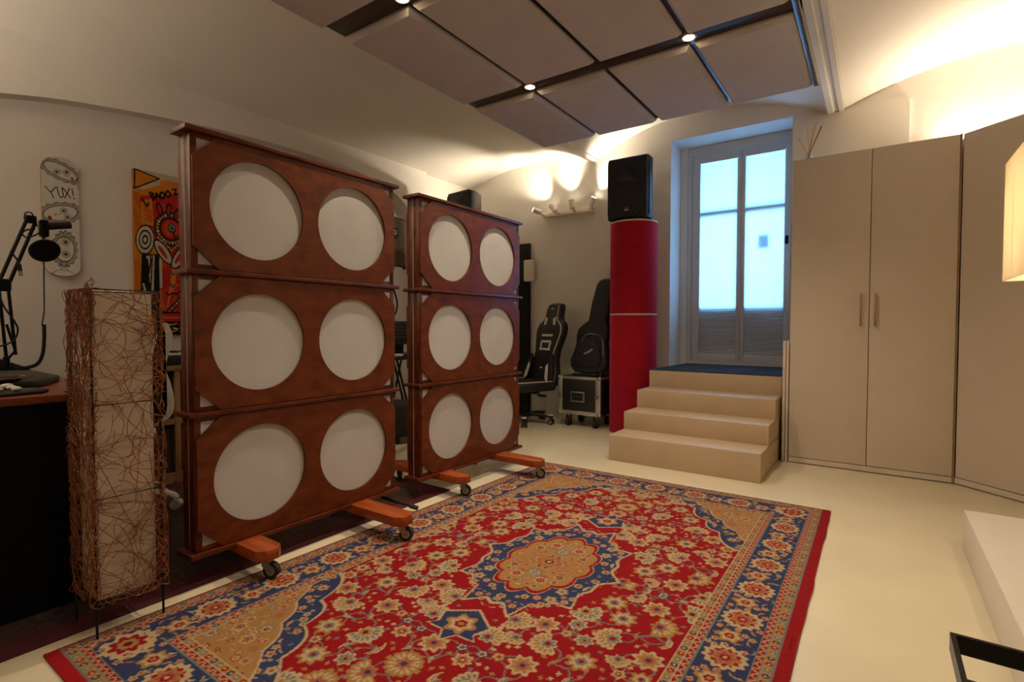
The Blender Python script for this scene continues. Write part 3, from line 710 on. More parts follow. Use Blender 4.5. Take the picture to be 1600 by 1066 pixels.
# ================================================================== GAMING CHAIR
gc = thing('gaming_chair', 'black gaming chair with white trim in front of the back wall', 'chair', (0, 0, 0))
bk_half = [(0, 1.33), (.06, 1.33), (.105, 1.315), (.125, 1.27), (.135, 1.17), (.165, 1.13), (.215, 1.10), (.245, 1.05), (.25, .98), (.225, .88), (.20, .80), (.205, .70), (.25, .60), (.275, .52), (.27, .43), (.22, .40), (0, .40)]
bko = bk_half+[(-a, b) for a, b in bk_half[-2:0:-1]]
rec = lambda a, b, h: (a, h+.24*(b-.45)-.0*abs(a), b)
MB().prism(bko, rec, .16, .26, .028, seg=3).build('backrest', M_leather, gc)
wing = [(.19, .52), (.255, .46), (.27, .55), (.24, .64), (.20, .76), (.18, .70)]
for s in (-1, 1):
    MB().prism([(s*a, b) for a, b in wing][::s], rec, .11, .17, .012).build('side_bolster', M_leather, gc)
    pts = [(s*.118, 1.30), (s*.128, 1.17), (s*.16, 1.122), (s*.208, 1.09), (s*.236, 1.04), (s*.24, .98), (s*.214, .88), (s*.19, .80), (s*.196, .70), (s*.238, .60), (s*.262, .52)]
    MB().tube(spline([rec(a, b, .153) for a, b in pts], 5), .005, 6).build('white_piping', M_trim, gc)
    MB().prism([(s*.055, 1.155), (s*.10, 1.175), (s*.105, 1.08), (s*.07, 1.09)][::s], rec, .150, .163, .003).build('white_patch', M_trim, gc)
    MB().prism([(s*.16, .63), (s*.185, .66), (s*.215, .56), (s*.235, .47), (s*.18, .50)][::s], rec, .100, .113, .003).build('white_patch', M_trim, gc)
for za, zb_, w in ((.955, .98, .10), (.885, .91, .09), (.80, .822, .10)): MB().prism([(-w, za), (w, za), (w, zb_), (-w, zb_)], rec, .152, .163).build('white_band', M_trim, gc)
for s in (-1, 1): MB().prism([(s*.075-.012, .82), (s*.075+.012, .82), (s*.09+.012, .885), (s*.09-.012, .885)], rec, .152, .163).build('white_band', M_trim, gc)
MB().prism([(-.03, 1.262), (.03, 1.262), (.026, 1.272), (-.026, 1.272)], rec, .155, .163).build('pale_logo', M_trim, gc)
MB().prism([(-.02, .60), (.02, .60), (.018, .612), (-.018, .612)], rec, .155, .163).build('pale_logo', M_trim, gc)
seat = [(-.27, .20), (.27, .20), (.28, -.1), (.24, -.30), (.18, -.34), (-.18, -.34), (-.24, -.30), (-.28, -.1)]
MB().prism(seat, XY, .37, .47, .03, seg=3).build('seat', M_leather, gc)
MB().tube(spline([(.255, .17, .472), (.27, -.1, .474), (.23, -.29, .472), (.17, -.33, .47), (-.17, -.33, .47), (-.23, -.29, .472), (-.27, -.1, .474), (-.255, .17, .472)], 5), .005, 6).build('white_piping', M_trim, gc)
MB().box(-.10, .10, -.12, .12, .335, .372, .006).tube([(.09, 0, .345), (.26, .03, .335)], .007, 8).box(.22, .31, .0, .06, .318, .338, .005).build('tilt_mechanism', M_blackm, gc)
MB().lathe([(.028, .20), (.028, .345)], n=20).lathe([(.04, .09), (.04, .21), (.03, .215)], n=20).build('gas_lift', M_blackm, gc)
bs = MB().lathe([(.055, .075), (.055, .125), (.03, .13)], n=24)
cs = []
for k in range(5):
    a = k*2*PI/5+.62; ca, sa = math.cos(a), math.sin(a)
    R = Matrix.Rotation(a, 4, 'Z')
    bs.prism([(.03, .085), (.30, .075), (.315, .085), (.315, .10), (.03, .122)], lambda p, q, h: (p, h, q), -.026, .026, .004, M=R)
bs.build('star_base', M_black, gc)
for k in range(5):
    a = k*2*PI/5+.62; R = Matrix.Rotation(a, 4, 'Z')
    MB().box(.22, .318, -.022, .022, .098, .106, .002, M=R).build('white_tip', M_trim, gc)
    c = MB()
    for s in (-1, 1): c.cyl((.29, s*.012, .031), (.29, s*.032, .031), .0305, 20, M=R); c.cyl((.29, s*.031, .031), (.29, s*.0335, .031), .017, 16, 1, M=R)
    c.box(.275, .305, -.012, .012, .03, .08, .003, M=R); c.build('castor', [M_rubber, M_steel], gc)
gc.location = (-3.165, 4.80, 0); gc.rotation_euler = (0, 0, math.radians(-24))
# ================================================================== RATTAN FLOOR LAMP
rl = thing('rattan_floor_lamp', 'tall square rattan floor lamp with white paper shade beside the dark desk', 'lamp', (-2.245, .718, 0))
LX0, LX1, LY0, LY1, LZ0, LZ1 = -2.346, -2.142, .617, .817, .125, 1.192
M_wire = mat('black_wire', '#0c0a09', .5, metal=.4)
for x in (LX0, LX1):
    for y in (LY0, LY1): MB().cyl((x, y, .009 if x > -2.2 else .0065), (x, y, LZ1), .0042, 8).build('leg', M_wire, rl)
for z in (LZ0+.01, .48, .80, LZ1): MB().tube([(LX0, LY0, z), (LX1, LY0, z), (LX1, LY1, z), (LX0, LY1, z), (LX0, LY0, z)], .0032, 6).build('wire_hoop', M_wire, rl)
i = .016
pp = MB(); pp.box(LX0+i, LX1-i, LY0+i, LY0+i+.002, LZ0, LZ1-.01); pp.box(LX0+i, LX1-i, LY1-i-.002, LY1-i, LZ0, LZ1-.01); pp.box(LX1-i-.002, LX1-i, LY0+i+.002, LY1-i-.002, LZ0, LZ1-.01); pp.box(LX0+i, LX0+i+.002, LY0+i+.002, LY1-i-.002, LZ0, LZ1-.01)
pp.build('paper_shade', M_paper, rl, 0)
rq = random.Random(21); tw = MB()
def face_pt(fc, u, v, d):
    if fc == 0: return (LX1+d, LY0+u*(LY1-LY0), v)
    if fc == 1: return (LX0+u*(LX1-LX0), LY0-d, v)
    if fc == 2: return (LX0-d, LY0+u*(LY1-LY0), v)
    return (LX0+u*(LX1-LX0), LY1+d, v)
for fcn, nt in ((0, 135), (1, 250), (2, 50), (3, 110)):
    for _ in range(nt):
        u, v, a = rq.uniform(-.06, 1.06), rq.uniform(LZ0-.01, LZ1), rq.uniform(0, 6.28)
        if fcn in (1, 3) and rq.random() < .6: a = PI/2+rq.uniform(-.35, .35)
        k = rq.choice([0, .4, .8, 1, 1.4, 1.9])*rq.choice([-1, 1]); L = rq.uniform(.14, .42); pts = []; n = 15; d0 = rq.uniform(.000, .007)
        for j in range(n):
            u += math.cos(a)*L/n/.2; v += math.sin(a)*L/n; a += k*L/n*9*rq.uniform(.5, 1.5)
            if u > 1.09 or u < -.09: a = PI-a; u = min(max(u, -.09), 1.09)
            if v < LZ0-.015 or v > LZ1+.004: a = -a; v = min(max(v, LZ0-.015), LZ1+.004)
            pts.append(face_pt(fcn, u, v, d0+rq.uniform(0, .004)))
        tw.tube(pts, rq.uniform(.0008, .0014), 4, cap=False)
for cx, cy in ((LX1, LY0), (LX1, LY1), (LX0, LY0), (LX0, LY1)):
    for _ in range(46):
        z = rq.uniform(LZ0, LZ1-.06); pts = [(cx+rq.uniform(-.014, .014), cy+rq.uniform(-.014, .014), z+j*.02) for j in range(6)]
        tw.tube(spline(pts, 3), rq.uniform(.0010, .0018), 4, cap=False)
wv = tw.build('rattan_weave', M_rattan, rl, 60)
# ================================================================== DESK AND WHAT STANDS ON IT
dk = thing('desk', 'dark desk with cherry wood top at the left edge', 'desk', (-3.5, .1, 0))
MB().box(-4.43, -2.51, -1.2, .845, .782, .81, .003).build('desktop', M_deskw, dk)
M_pan = mat('black_desk_panel', '#060606', .9, bump=.1, bscale=200, spec=.15)
MB().box(-2.535, -2.517, -1.15, .83, .0065, .781).build('front_panel', M_pan, dk)
MB().box(-4.40, -2.536, .81, .83, .0065, .781).build('side_panel', M_pan, dk)
MB().box(-4.40, -2.536, -1.15, -1.13, .0065, .781).build('side_panel', M_pan, dk)
mx = thing('mixing_console', 'black flat mixing console lying on the cherry desk top', 'mixer', (-3.2, .4, .81))
sl = lambda a, b, h: (a, b, .812+h*(1.0 if a > -3.0 else 1.6))
MB().prism([(-3.60, .70), (-3.48, .775), (-3.07, .765), (-2.83, .62), (-2.86, .20), (-3.60, .20)], XY, .812, .842, .006).build('console_body', M_black, mx)
for k in range(14):
    y = .24+.03*k
    MB().box(-3.30, -3.18, y, y+.012, .842, .8445).build('fader_strip', mat('grey_strip', '#5c5f63', .5), mx)
for k in range(12):
    MB().cyl((-3.42+.07*(k % 2), .26+.032*k, .842), (-3.42+.07*(k % 2), .26+.032*k, .853), .007, 12).build('knob', mat('pale_knob', '#9a978f', .5), mx)
ob = thing('headphone_case', 'small dark case with an amber rim on the desk edge', 'case', (-2.95, .50, .81))
MB().prism([(-3.02, .20), (-2.82, .20), (-2.82, .54), (-2.86, .59), (-2.96, .60), (-3.02, .56)], XY, .846, .866, .006).build('case_body', M_rubber, ob)
MB().tube(spline([(-2.815, .22, .858), (-2.812, .5, .858), (-2.84, .585, .858), (-2.90, .612, .858), (-2.97, .603, .858)], 6), .0035, 6).build('amber_rim', mat('amber_brown', '#8a5a20', .4), ob)
dv = thing('audio_interface', 'dark audio box behind the microphone arm on the desk', 'audio device', (-3.92, .6, .81))
MB().prism([(.30, .812), (.845, .812), (.80, .845), (.70, .895), (.30, .905)], YZ, -4.05, -3.80, .006).build('housing', M_black, dv)
for k in range(4): MB().cyl((-3.80, .40+.09*k, .85), (-3.79, .40+.09*k, .85), .012, 12).build('knob', M_steel, dv)
ty = thing('tray', 'low dark tray along the front edge of the desk', 'tray', (-2.68, .40, .81))
MB().prism([(-2.80, -.1), (-2.60, -.1), (-2.575, .45), (-2.60, .60), (-2.66, .63), (-2.74, .61), (-2.80, .50)], XY, .811, .823, .005).build('tray_base', M_rubber, ty)
M_peb = mat('white_pebble', '#cfc9bd', .6)
rq = random.Random(5); pb = None; npb = 0
for r_ in range(3):
    for k in range(8):
        x, y = -2.745+.052*r_+rq.uniform(-.006, .006), .20+.047*k+rq.uniform(-.006, .006)
        if pb is None:
            pb = MB().ball((0, 0, .011), .019, 1, 1, .58, n=8).build('pebble', M_peb, None, 60); o = pb
        else: o = pb.copy(); C.objects.link(o)
        o.location = (x, y, .823); o.rotation_euler = (0, 0, rq.uniform(0, 6)); s_ = rq.uniform(.8, 1.15); o.scale = (s_, s_*rq.uniform(.8, 1.1), s_)
        tag(o, 'small white pebble among many in the dark tray on the desk', 'pebble', 'white pebbles in the tray')
tag(MB().prism(rrect(-2.60, -2.54, .655, .74, .02), XY, .8105, .816, .002).build('coaster', M_rubber), 'thin dark coaster on the desk next to the rattan lamp', 'coaster')
# microphone arm
ma = thing('desk_microphone_stand', 'black sprung microphone arm rising from the desk', 'microphone stand', (-3.70, .709, .81))
b_ = MB(); b_.box(-3.74, -3.66, .67, .75, .811, .83, .004); b_.cyl((-3.70, .709, .83), (-3.70, .709, .905), .014, 14); b_.build('base_clamp', M_blackm, ma)
MB().tube([(-3.70, .709, .895), (-3.70, .686, 1.29)], .0075, 8).build('lower_bar', M_blackm, ma)
MB().tube([(-3.70, .745, .915), (-3.70, .722, 1.28)], .0075, 8).build('lower_bar', M_blackm, ma)
MB().tube([(-3.70, .683, 1.275), (-3.70, .806, 1.642)], .0085, 8).build('upper_bar', M_blackm, ma)
MB().tube([(-3.70, .718, 1.26), (-3.70, .836, 1.62)], .0085, 8).build('upper_bar', M_blackm, ma)
MB().box(-3.715, -3.685, .665, .735, 1.245, 1.31, .01).build('elbow', M_blackm, ma)
MB().box(-3.712, -3.688, .795, .842, 1.612, 1.655, .008).build('head_joint', M_blackm, ma)
MB().tube(spline([(-3.70, .713, 1.075), (-3.69, .742, .937), (-3.70, .719, .90)], 1), .006, 6).build('tension_rod', M_blackm, ma)
MB().tube(spline([(-3.70, .793, 1.629), (-3.70, .798, 1.664), (-3.70, .822, 1.668), (-3.70, .833, 1.629), (-3.70, .845, 1.60)], 5), .0035, 6).build('wire_hoop', M_blackm, ma)
MB().tube(spline([(-3.70, .86, 1.575), (-3.69, .83, 1.55), (-3.70, .80, 1.535), (-3.71, .785, 1.555), (-3.70, .80, 1.575), (-3.70, .835, 1.585)], 6), .004, 6).build('cable', M_black, ma)
MB().tube(spline([(-3.70, .68, 1.261), (-3.69, .702, 1.17), (-3.69, .738, 1.098), (-3.69, .754, 1.048), (-3.69, .741, .998), (-3.69, .711, .972), (-3.69, .66, .955)], 6), .0045, 6).build('cable', M_black, ma)
xl = MB().tube(spline([(-3.70, .735, 1.455), (-3.69, .758, 1.413), (-3.69, .765, 1.388)], 5), .005, 6).cyl((-3.69, .765, 1.392), (-3.69, .769, 1.355), .009, 12).build('hanging_cable', M_black, ma)
MB().cyl((-3.69, .769, 1.355), (-3.69, .7715, 1.328), .0085, 12).build('plug', M_alu, xl)
mc = thing('microphone', 'black studio microphone in its shock mount before the skateboard', 'microphone', (-3.70, .86, 1.59))
MB().box(-3.725, -3.675, .850, .89, 1.545, 1.64, .012).cyl((-3.73, .872, 1.60), (-3.67, .872, 1.60), .02, 14).build('shock_mount', M_blackm, mc)
MB().tube([(-3.70, .87, 1.606), (-3.70, .905, 1.612), (-3.70, .915, 1.615), (-3.70, .965, 1.626), (-3.70, .985, 1.630)], .020, 18).build('microphone_body', M_rubber, mc)
pf = thing('pop_filter', 'round black pop filter hanging below the microphone', 'pop filter', (-3.68, .865, 1.47))
R = Matrix.Translation((-3.67, .865, 1.471)) @ Matrix.Rotation(.55, 4, 'Y') @ Matrix.Rotation(PI/2, 4, 'Y')
MB().tube([(.062*math.cos(a), .062*math.sin(a), 0) for a in np.linspace(0, 2*PI, 41)], .0055, 8, M=R).build('hoop', M_black, pf)
MB().lathe([(0, .003), (.060, .001), (.060, -.001), (0, -.003)], n=36, M=R, cap=False).build('mesh_screen', mat('pop_mesh', '#0d0c0c', .9, bump=.5, bscale=500), pf)
MB().tube(spline([(-3.70, .868, 1.545), (-3.69, .866, 1.535), (-3.685, .865, 1.525)], 3), .006, 8).build('gooseneck', M_blackm, pf)
cb = thing('coiled_cable', 'thin black cable with a ribbed sleeve dropping to the desk', 'cable', (-3.70, .863, .82))
MB().tube(spline([(-3.68, .863, 1.414), (-3.69, .863, 1.273), (-3.70, .864, 1.151), (-3.70, .854, 1.075), (-3.70, .862, 1.066)], 6), .0032, 6).build('thin_cable', M_black, cb)
sp_ = spline([(-3.70, .862, 1.075), (-3.70, .861, .995), (-3.70, .854, .919), (-3.70, .835, .868), (-3.70, .803, .848), (-3.70, .765, .843)], 14)
rb = MB().tube(sp_, .0075, 8)
for j in range(0, len(sp_)-1, 1): rb.tube([sp_[j], sp_[j]+(sp_[j+1]-sp_[j])*.5], .0098, 8)
rb.build('ribbed_sleeve', M_rubber, cb)
# ================================================================== WALL ART
INK = '#17130f'
sk = Ras(.2, .8, .002, '#c9c5bc')
def z2(p): return ((p[0]-235)*.000985, (820-p[1])*.00122)
def sell(cx, cy, rx, ry, col, rot=0, **k): x, y = z2((cx, cy)); sk.ell(x, y, rx*.00105, ry*.00115, col, -rot, **k)
def sst(pts, w, col=INK): sk.stroke([z2(p) for p in pts], w, col)
def eye(cx, cy, r):
    for k, c in ((1.5, INK), (1.35, '#c9c5bc'), (1.0, INK), (.85, '#a9a39a'), (.5, INK)): sell(cx, cy, r*k, r*k, c)
def drawface(cx, cy, rx, ry, rot, eyes, lips, nose):
    sell(cx, cy, rx*1.36, ry*1.53, INK, rot, petals=16, amp=.06); sell(cx, cy, rx*1.30, ry*1.45, '#9c9388', rot, petals=16, amp=.06)
    for j in range(30):
        a = j*2*PI/30; ca, sa = math.cos(rot), math.sin(rot)
        p = lambda k: (cx+rx*k*math.cos(a)*ca-ry*k*1.1*math.sin(a)*sa, cy+rx*k*math.cos(a)*sa+ry*k*1.1*math.sin(a)*ca)
        sst([p(1.04), p(1.22)], .0016, '#6a6158')
    sell(cx, cy, rx*1.06, ry*1.08, INK, rot); sell(cx, cy, rx, ry, '#cbc6bc', rot)
    for e in eyes: eye(*e)
    sell(lips[0], lips[1], lips[2], lips[3], '#8c2a24', lips[4]); sst(nose, .003)
drawface(340, 238, 88, 34, .38, [(318, 246, 12), (372, 238, 12)], (402, 268, 10, 6, 1.2), [(330, 232), (362, 250), (372, 262), (378, 258)])
sst([(405, 285), (432, 300), (436, 325)], .003); sst([(418, 262), (436, 275)], .003)
for pts in ([(255, 335), (285, 365)], [(312, 330), (285, 362), (299, 393)], [(318, 330), (328, 372), (338, 384), (352, 376), (345, 328)], [(350, 328), (392, 378)], [(386, 325), (360, 382)], [(399, 325), (407, 362)], [(409, 374), (411, 380)]):
    sst(pts, .0062)
drawface(335, 470, 88, 40, -.32, [(352, 455, 13), (372, 488, 13)], (277, 503, 14, 9, 1.1), [(345, 470), (312, 482), (302, 476), (308, 490)])
drawface(352, 668, 48, 70, .05, [(358, 628, 15), (358, 696, 15)], (306, 668, 10, 13, 0), [(330, 640), (318, 636), (326, 680), (318, 684)])
sst([(330, 738), (330, 782), (290, 800), (275, 812)], .0032); sst([(362, 738), (358, 785), (395, 800)], .0032); sst([(325, 782), (345, 790), (362, 784)], .0032)
def wdt(t):                                                           # half width of the deck along its length
    e = min(t, 1-t)*.8
    return .1*(1 if e > .085 else math.sqrt(max(0, 1-((.085-e)/.085)**2.3)))
dn = thing('skateboard_deck', 'white skateboard deck with drawn faces hung on the left wall', 'skateboard', (-4.56, 1.163, 1.805))
ts = np.linspace(0, 1, sk.ny); us = np.linspace(-1, 1, sk.nx)
hw = np.array([max(wdt(t), .012) for t in ts])
bend = np.array([.03*max(0, (.17-min(t, 1-t))/.17)**1.6 for t in ts])
Pd = np.zeros((sk.ny, sk.nx, 3)); Pd[..., 0] = -4.555+bend[:, None]*.6; Pd[..., 1] = 1.163+hw[:, None]*us[None]; Pd[..., 2] = 1.405+.8*ts[:, None]
# pattern sampled by true position, so that the drawing is not squeezed at the rounded ends
ix = np.clip(((hw[:, None]*us[None]+.1)/.2*(sk.nx-1)).round().astype(int), 0, sk.nx-1)
colr = sk.c[np.arange(sk.ny)[:, None], ix]
grid_mesh('printed_face', Pd, colr, mat_vcol('deck_print', .5, 0), dn)
ply = bmesh.new(); rows_ = []
for j in range(0, sk.ny, 5):
    y0_, y1_, z_, b0 = 1.163-hw[j], 1.163+hw[j], 1.405+.8*ts[j], bend[j]*.6
    rows_.append([ply.verts.new(v) for v in ((-4.5555+b0, y0_, z_), (-4.5555+b0, y1_, z_), (-4.5665+b0, y1_, z_), (-4.5665+b0, y0_, z_))])
for r0, r1 in zip(rows_, rows_[1:]):
    for k in range(4): ply.faces.new((r0[k], r0[(k+1) % 4], r1[(k+1) % 4], r1[k]))
ply.faces.new(rows_[0]); ply.faces.new(rows_[-1])
pm = MB(); pm._merge(ply); pm.build('plywood_body', mat('maple_ply', '#a97b48', .5), dn)
# painting
pa = Ras(.52, 1.245, .0028, '#bf6a1c')
pz = lambda p: ((p[0]-68)*.001087, (1051-p[1])*.00125)
pst = lambda pts, w, c=INK: pa.stroke([pz(p) for p in pts], w*.00115, c)
ppo = lambda pts, c: pa.poly([pz(p) for p in pts], c)
def pel(cx, cy, rx, ry, c, rot=0, **k): x, y = pz((cx, cy)); pa.ell(x, y, rx*.00109, ry*.00125, c, -rot, **k)
OR, RD, CR = '#c9761f', '#b3261d', '#b9ab93'
n_ = np.random.RandomState(2)
for _ in range(220): pel(n_.uniform(68, 546), n_.uniform(60, 1050), n_.uniform(8, 30), n_.uniform(10, 60), n_.choice(['#c4701e', '#b55e1a', '#c87c28']), n_.uniform(-.5, .5))
ppo([(68, 50), (546, 50), (546, 100), (400, 92), (265, 88), (70, 188)], CR); ppo([(265, 88), (400, 92), (360, 150), (150, 210), (70, 190)], OR)
ppo([(118, 210), (355, 150), (546, 160), (546, 900), (232, 905), (214, 560), (180, 400), (112, 392), (104, 240)], RD)
for _ in range(120): pel(n_.uniform(230, 540), n_.uniform(200, 900), n_.uniform(6, 22), n_.uniform(10, 40), n_.choice(['#c23a22', '#a51f1f', '#bb2f35', '#c24a24']), n_.uniform(-.5, .5))
ppo([(78, 58), (228, 88), (75, 175)], OR); pst([(78, 58), (228, 88), (75, 175), (78, 58)], 9); pst([(122, 168), (226, 118)], 14, CR)
ppo([(110, 250), (180, 215), (190, 380), (112, 385)], OR)
for k in range(4): pst([(128+4*k, 268+24*k), (178, 300+18*k)], 7, RD)
for pts in ([(118, 228), (150, 270)], [(150, 270), (160, 246)], [(165, 182), (186, 226)], [(165, 182), (190, 185), (178, 203), (200, 208), (186, 226)], [(205, 218), (208, 178), (232, 208)], [(207, 200), (224, 198)],
            [(312, 140), (335, 132), (326, 170), (352, 158)], [(352, 118), (358, 148)]): pst(pts, 11)
for cx, cy in ((246, 186), (282, 172)):
    pel(cx, cy, 20, 24, INK); pel(cx, cy, 7, 10, OR)
pel(295, 388, 108, 110, '#5e1512'); 
for k in range(26):
    a0 = k*2*PI/26; x_, y_ = 295+84*math.cos(a0), 388+86*math.sin(a0)
    pel(x_, y_, 15, 15, INK); pel(x_, y_, 9.5, 9.5, (CR, OR, '#8d8577')[k % 3])
pel(295, 388, 66, 68, INK); pel(295, 388, 60, 62, RD); pel(295, 388, 46, 48, '#c4431f')
pel(304, 380, 26, 30, INK); pel(304, 378, 20, 22, '#85807a'); pel(306, 378, 11, 13, INK); pel(310, 374, 4, 4, CR); pst([(318, 404), (312, 424), (326, 436), (332, 424)], 8)
for cx, cy, ro in ((226, 274, -.25), (286, 268, .05), (338, 288, .35)):
    pel(cx, cy, 20, 42, INK, ro); pel(cx, cy+2, 11, 30, '#a32a20', ro)
for t in np.linspace(0, 1, 9):
    for x0_, x1_ in ((215, 300), (375, 300)):
        x_, y_ = x0_+(x1_-x0_)*t, 450+70*t; pel(x_, y_, 11, 11, INK); pel(x_, y_, 7, 7, OR if int(t*8) % 2 else CR)
for k, c in ((1.12, INK), (1, CR), (.74, INK), (.6, CR), (.36, INK), (.2, CR)): pel(134, 472, 52*k, 82*k, c, .1)
ppo([(112, 560), (218, 552), (218, 1010), (100, 800)], INK)
ppo([(138, 570), (190, 562), (180, 800), (165, 806), (150, 640)], CR); pst([(146, 590), (152, 676), (166, 600), (166, 560)], 9); pst([(176, 570), (160, 800)], 8); pst([(118, 740), (136, 806)], 12, CR)
ppo([(220, 560), (238, 566), (236, 760), (218, 760)], CR)
for cx, cy, ro in ((246, 536, -.55), (350, 560, .5)):
    pel(cx, cy, 40, 88, INK, ro); pel(cx, cy, 31, 76, CR, ro); pel(cx-4, cy, 13, 46, '#b02a26', ro)
ppo([(295, 630), (330, 640), (320, 740), (290, 800), (270, 880), (262, 872), (285, 740)], OR)
for cx, cy in ((306, 662), (302, 738)): pst([(cx-12, cy-10), (cx-8, cy+8), (cx+6, cy+10), (cx+14, cy-8)], 7)
pst([(260, 786), (276, 800), (300, 786), (330, 790), (358, 768), (420, 780)], 10)
ppo([(352, 620), (420, 640), (430, 700), (352, 720)], INK)
ppo([(225, 905), (546, 905), (546, 1051), (225, 1051)], '#1a1613'); ppo([(228, 915), (546, 905), (546, 970), (228, 970)], RD); pst([(228, 942), (420, 938)], 8, OR); pst([(228, 915), (546, 905)], 7); pst([(228, 970), (546, 968)], 9)
for k in range(16):
    x_ = 255+(k % 6)*45+n_.uniform(-8, 8); y_ = 985+(k//6)*22; pst([(x_, y_), (x_+26, y_+n_.uniform(-12, 12))], 10, (CR, OR, RD, CR)[k % 4])
for k in range(7): x_ = 275+k*16; y_ = 905-k*17; pst([(x_, y_), (x_+14, y_-15)], 20, INK); pst([(x_+2, y_-2), (x_+10, y_-11)], 11, CR if k % 2 else OR)
pst([(250, 910), (360, 800)], 5); pst([(285, 915), (400, 800)], 5)
ppo([(68, 800), (112, 790), (112, 1051), (68, 1051)], OR)
pt = thing('painting', 'red and orange graffiti style painting hung behind the left wooden screen', 'painting', (-4.56, 1.84, 1.6))
Yp, Zp = np.meshgrid(1.583+pa.x, .995+pa.y)
grid_mesh('painted_canvas', np.stack([np.full(Yp.shape, -4.5445), Yp, Zp], -1), pa.c, mat_vcol('acrylic_paint', .6, .15, 120), pt)
MB().box(-4.569, -4.545, 1.583, 2.103, .995, 2.24).build('canvas_edge', mat('orange_edge', '#b0611c', .7), pt)
# ================================================================== THINGS SEEN THROUGH THE GAPS
wc = thing('white_desk_chair', 'white swivel chair half hidden behind the rattan lamp', 'chair', (-3.5, 1.12, 0))
M_wch = mat('white_chair_plastic', '#b8ad9b', .5)
prof_ = spline([(1.16, .50), (1.30, .535), (1.335, .62), (1.318, .74), (1.295, .83), (1.325, .97), (1.33, 1.03), (1.305, 1.085)], 5)
th_ = [(p[0], p[1]) for p in [tuple(v) for v in [Vector((a.x, a.y, 0)) for a in prof_]]]
bk = th_+[(a-.045, b_+.002) for a, b_ in th_[::-1]]
MB().prism(bk, YZ, -3.70, -3.30, .006).build('backrest', M_wch, wc)
MB().prism(rrect(-3.73, -3.27, .905, 1.25, .07), XY, .45, .495, .012).build('seat', M_wch, wc)
MB().cyl((-3.5, 1.15, .09), (-3.5, 1.15, .45), .028, 16).build('gas_lift', M_steel, wc)
bs = MB().cyl((-3.5, 1.15, .07), (-3.5, 1.15, .12), .045, 18)
for k in range(5):
    a = .81+k*2*PI/5; R = Matrix.Translation((-3.5, 1.15, 0)) @ Matrix.Rotation(a, 4, 'Z')
    bs.tube(spline([(.03, 0, .10), (.17, 0, .105), (.24, 0, .09), (.265, 0, .065)], 4), .02, 10, M=R)
bs.build('star_base', M_wch, wc)
for k in range(5):
    a = .81+k*2*PI/5; R = Matrix.Translation((-3.5, 1.15, 0)) @ Matrix.Rotation(a, 4, 'Z')
    MB().cyl((.265, -.025, .034), (.265, .025, .034), .0275, 18, M=R).build('castor', M_wch, wc)
ks = thing('keyboard_stand', 'oak stand with dark woven panels against the left wall', 'stand', (-4.12, 1.95, 0))
MB().box(-4.40, -3.86, 1.36, 2.60, .765, .80, .003).build('top_board', M_oak, ks)
for y in (1.36, 1.565, 2.0, 2.42, 2.565):
    MB().box(-3.90, -3.865, y, y+.035, 0, .765, .002).build('post', M_oak, ks)
for z0_, z1_ in ((.02, .075), (.405, .44)): MB().box(-3.895, -3.87, 1.36, 2.60, z0_, z1_).build('rail', M_oak, ks)
MB().box(-3.905, -3.897, 1.36, 2.60, .06, .765).build('woven_panel', mat('dark_weave', '#1d140c', .9, scale=120, col2='#4a3420', bump=.8, bscale=160, stretch=(1, .4, 3)), ks)
MB().box(-4.40, -4.36, 1.37, 2.59, .0, .765).build('back_board', M_oak, ks)
kb = thing('keyboard_piano', 'black and white keyboard piano on the oak stand', 'keyboard', (-4.05, 1.95, .80))
MB().box(-4.24, -3.87, 1.38, 2.58, .802, .868, .004).build('case', M_black, kb)
k_ = MB()
for j in range(49): k_.box(-4.02, -3.885, 1.402+j*.0236, 1.4245+j*.0236, .868, .882, .001)
k_.build('white_keys', M_trim, kb)
k_ = MB()
for j in range(49):
    if j % 7 in (0, 1, 3, 4, 5): k_.box(-4.02, -3.935, 1.418+j*.0236, 1.432+j*.0236, .880, .896, .001)
k_.build('black_keys', M_black, kb)
ms = thing('microphone_stand', 'black boom microphone stand behind the left wooden screen, one leg out', 'microphone stand', (-2.56, 1.95, 0))
MB().cyl((-2.56, 1.90, .10), (-2.56, 1.90, 1.42), .010, 12).cyl((-2.56, 1.90, .10), (-2.56, 1.90, .22), .02, 14).build('pole', M_blackm, ms)
for e_ in ((-2.145, 2.118, .024), (-2.75, 2.25, .0205), (-2.72, 1.55, .0205)):
    h_ = Vector((-2.56, 1.90, .14)); e_ = Vector(e_); l_ = MB().tube([h_, e_], .0085, 8).build('leg', M_blackm, ms)
    d_ = (e_-h_).normalized(); MB().cyl(e_-d_*.045, e_+d_*.004, .0125, 10).build('rubber_foot', M_rubber, l_)
MB().tube([(-2.56, 1.90, 1.40), (-2.70, 2.30, 1.436)], .008, 8).build('boom', M_blackm, ms)
MB().tube(spline([(-2.70, 2.32, 1.43), (-2.66, 2.40, 1.33), (-2.64, 2.425, 1.24), (-2.64, 2.42, 1.17), (-2.66, 2.38, 1.09), (-2.70, 2.30, .95), (-2.60, 1.95, .6)], 6), .006, 8).build('cable', M_black, ms)
rf = thing('reflection_filter', 'curved perforated metal microphone shield between the two wooden screens', 'microphone shield', (-2.70, 2.36, 1.45))
sh = bmesh.new(); A_ = np.linspace(-1.75, 1.75, 30)-.55; R0 = .15
rr0 = []
for a in A_:
    c_, s_ = math.cos(a), math.sin(a)
    rr0.append([sh.verts.new((-2.70+r*c_, 2.36+r*s_, z)) for r, z in ((R0, 1.46), (R0, 1.765), (R0-.012, 1.765), (R0-.012, 1.46))])
for p_, q_ in zip(rr0, rr0[1:]):
    for k in range(4): sh.faces.new((p_[k], p_[(k+1) % 4], q_[(k+1) % 4], q_[k]))
sh.faces.new(rr0[0]); sh.faces.new(rr0[-1])
